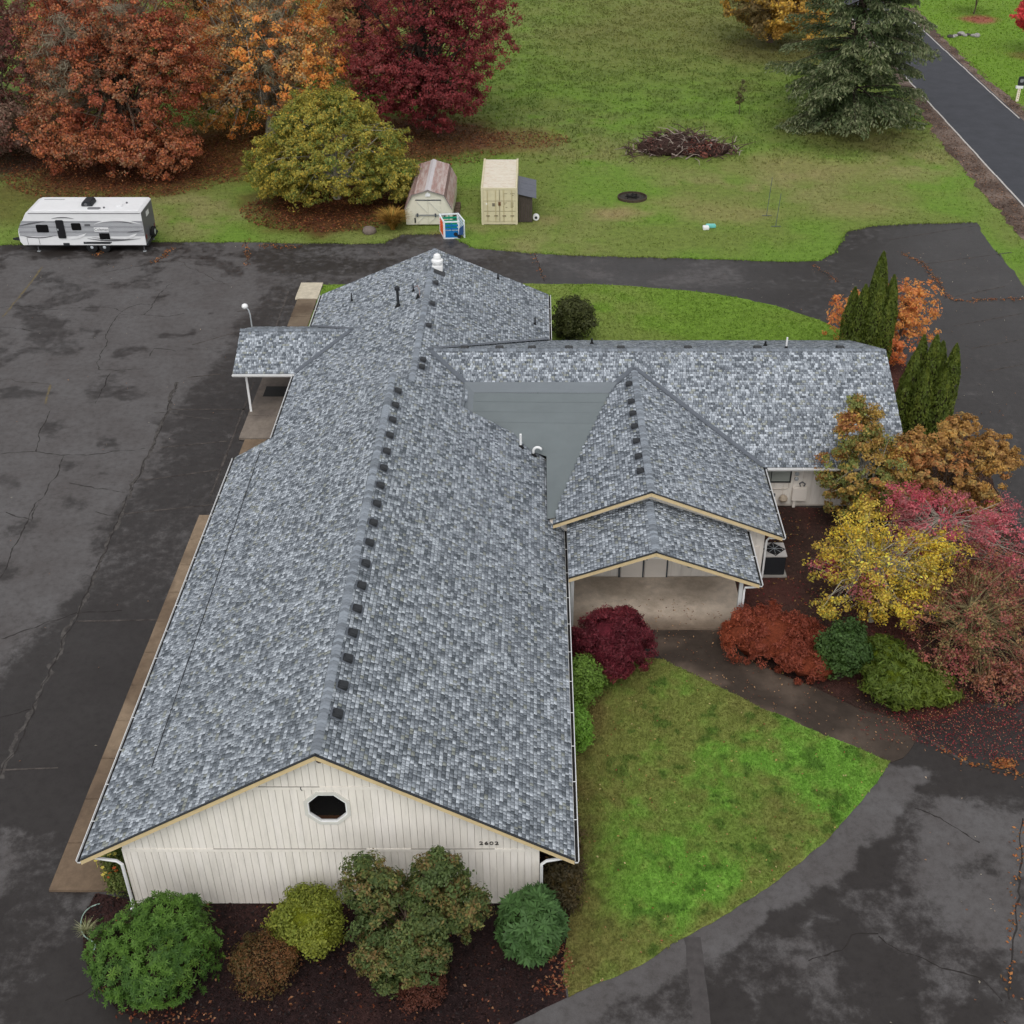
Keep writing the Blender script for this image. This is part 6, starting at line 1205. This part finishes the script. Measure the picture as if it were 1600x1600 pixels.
def litter(name, label, P, z, L, pal, seed, lift=.02):
    rng = np.random.default_rng(seed); n = len(P); nr = unit(np.column_stack([rng.normal(size=(n, 2)) * .35, np.ones(n)])); C = np.array([lin(pal[i]) for i in rng.integers(len(pal), size=n)]) * rng.uniform(.75, 1.25, n)[:, None]
    s = rng.uniform(.6, 1.3, n); V, F, CC = leaf_quads(np.column_stack([P, z + lift * (.5 + rng.random(n))]), nr, L * s, L * .6 * s, np.clip(C, 0, .85), rng, gain=1.0)
    o = np_mesh(name, V, F, M_LEAF, None, None, CC, kind='stuff'); o['label'] = label; o['category'] = 'leaves'; return o
def blob(cx, cy, rx, ry, n): 
    q = unit(rng.normal(size=(n, 2))) * (rng.random(n) ** .55)[:, None]; return np.array([cx, cy]) + q * np.array([rx, ry])
litter('oak_leaf_litter', 'fallen brown leaves under the trees at the upper left', np.vstack([blob(-30.5, 90, 8.5, 6, 5200), blob(-41, 92, 5.5, 5, 2000), blob(-21.5, 94, 8, 6, 3600), blob(-14.2, 82.4, 6.2, 4.2, 4200), blob(-9, 97, 7, 6, 2600), blob(-1.2, 97.8, 4.0, 2.2, 900)]), 0, .17, [(120, 66, 44), (98, 54, 40), (140, 86, 56), (84, 52, 42), (156, 104, 62)], 11, .05)
litter('red_leaf_litter', 'fallen red and pink leaves on the asphalt by the right bed', np.vstack([blob(16.0, 32.0, 3.4, 1.9, 3800), blob(18.5, 35.0, 2.0, 3.0, 1500), blob(13.0, 31.9, 1.8, 1.0, 260)]), .03, .06, [(150, 52, 60), (120, 42, 48), (170, 84, 80), (188, 130, 100), (104, 44, 46)], 12)
litter('bed_leaf_litter', 'fallen leaves over the side planting bed', in_poly_points(BED2, 3600, rng), .035, .10, [(120, 66, 56), (150, 96, 60), (96, 56, 48), (170, 140, 80), (132, 52, 56)], 13)
litter('mulch_leaf_litter', 'scattered fallen leaves on the dark front mulch', np.vstack([in_poly_points(MULCH, 420, rng), blob(-10.0, 20.5, 1.6, .3, 90), blob(.7, 22.0, .35, .8, 130), blob(.4, 21.4, .5, .3, 60)]), .03, .10, [(150, 96, 66), (120, 66, 50), (176, 128, 92), (136, 74, 50)], 14)
litter('lawn_leaf_litter', 'a few pale fallen leaves dotted over the front lawn', in_poly_points(FRONTLAWN, 260, rng), .08, .075, [(190, 160, 96), (160, 120, 80), (150, 90, 60), (200, 180, 130)], 15)
litter('path_leaf_litter', 'small pale leaves on the garden path and porch', np.vstack([in_poly_points(WALK, 240, rng), blob(4.5, 38.0, 2.8, .9, 130)]), .06, .07, [(190, 150, 110), (140, 96, 70), (110, 70, 54)], 16, .05)
lp_ = rng.uniform((-36, 20), (29, 76), (2600, 2)); lp_ = lp_[inside(lp_[:, 0], lp_[:, 1], ASPH)]; lp_ = lp_[(lp_[:, 0] > 12) | (lp_[:, 0] < -15) | (lp_[:, 1] > 70) | (lp_[:, 1] < 21)]; wgt = np.where(lp_[:, 0] > 12, .8, .16); lp_ = lp_[rng.random(len(lp_)) < wgt]
litter('asphalt_leaves', 'single pale leaves dotted over the asphalt', lp_, .012, .085, [(170, 150, 130), (190, 180, 160), (140, 100, 76), (156, 120, 90)], 17)
cl = []
for pts, n in zip(LINES['leafcrack'], (240, 130, 90, 100, 120, 50, 50, 60, 40, 30)):
    _, _, P_ = ribbon(pts, .1, 0, .12, .06, 7); cl.append(P_[rng.integers(len(P_), size=n)] + rng.normal(size=(n, 2)) * .12)
litter('crack_leaves', 'orange leaves and moss gathered along cracks in the asphalt', np.vstack(cl + [blob(-16.6, 75.8, 1.6, .5, 120), blob(15.8, 30.0, .5, .25, 160), blob(17.0, 29.8, .3, .2, 60), blob(17.0, 22.6, .3, .15, 60), blob(-14.6, 62, .2, .2, 12)]), .012, .11, [(160, 96, 56), (180, 112, 60), (140, 84, 56), (128, 96, 60), (196, 132, 76)], 18)
litter('bark_chips', 'dark bark chips of the front planting bed', in_poly_points(MULCH, 9000, rng), .022, .085, [(60, 40, 38), (44, 32, 31), (74, 48, 42), (36, 28, 28)], 19, .03)
litter('gravel_leaves', 'brown leaves along the gravel road verges', np.vstack([rng.uniform((31.6, 78), (33.4, 112), (1500, 2)), rng.uniform((40.4, 100), (41.4, 132), (700, 2))]), .02, .16, [(120, 96, 80), (150, 118, 96), (92, 72, 62)], 20)
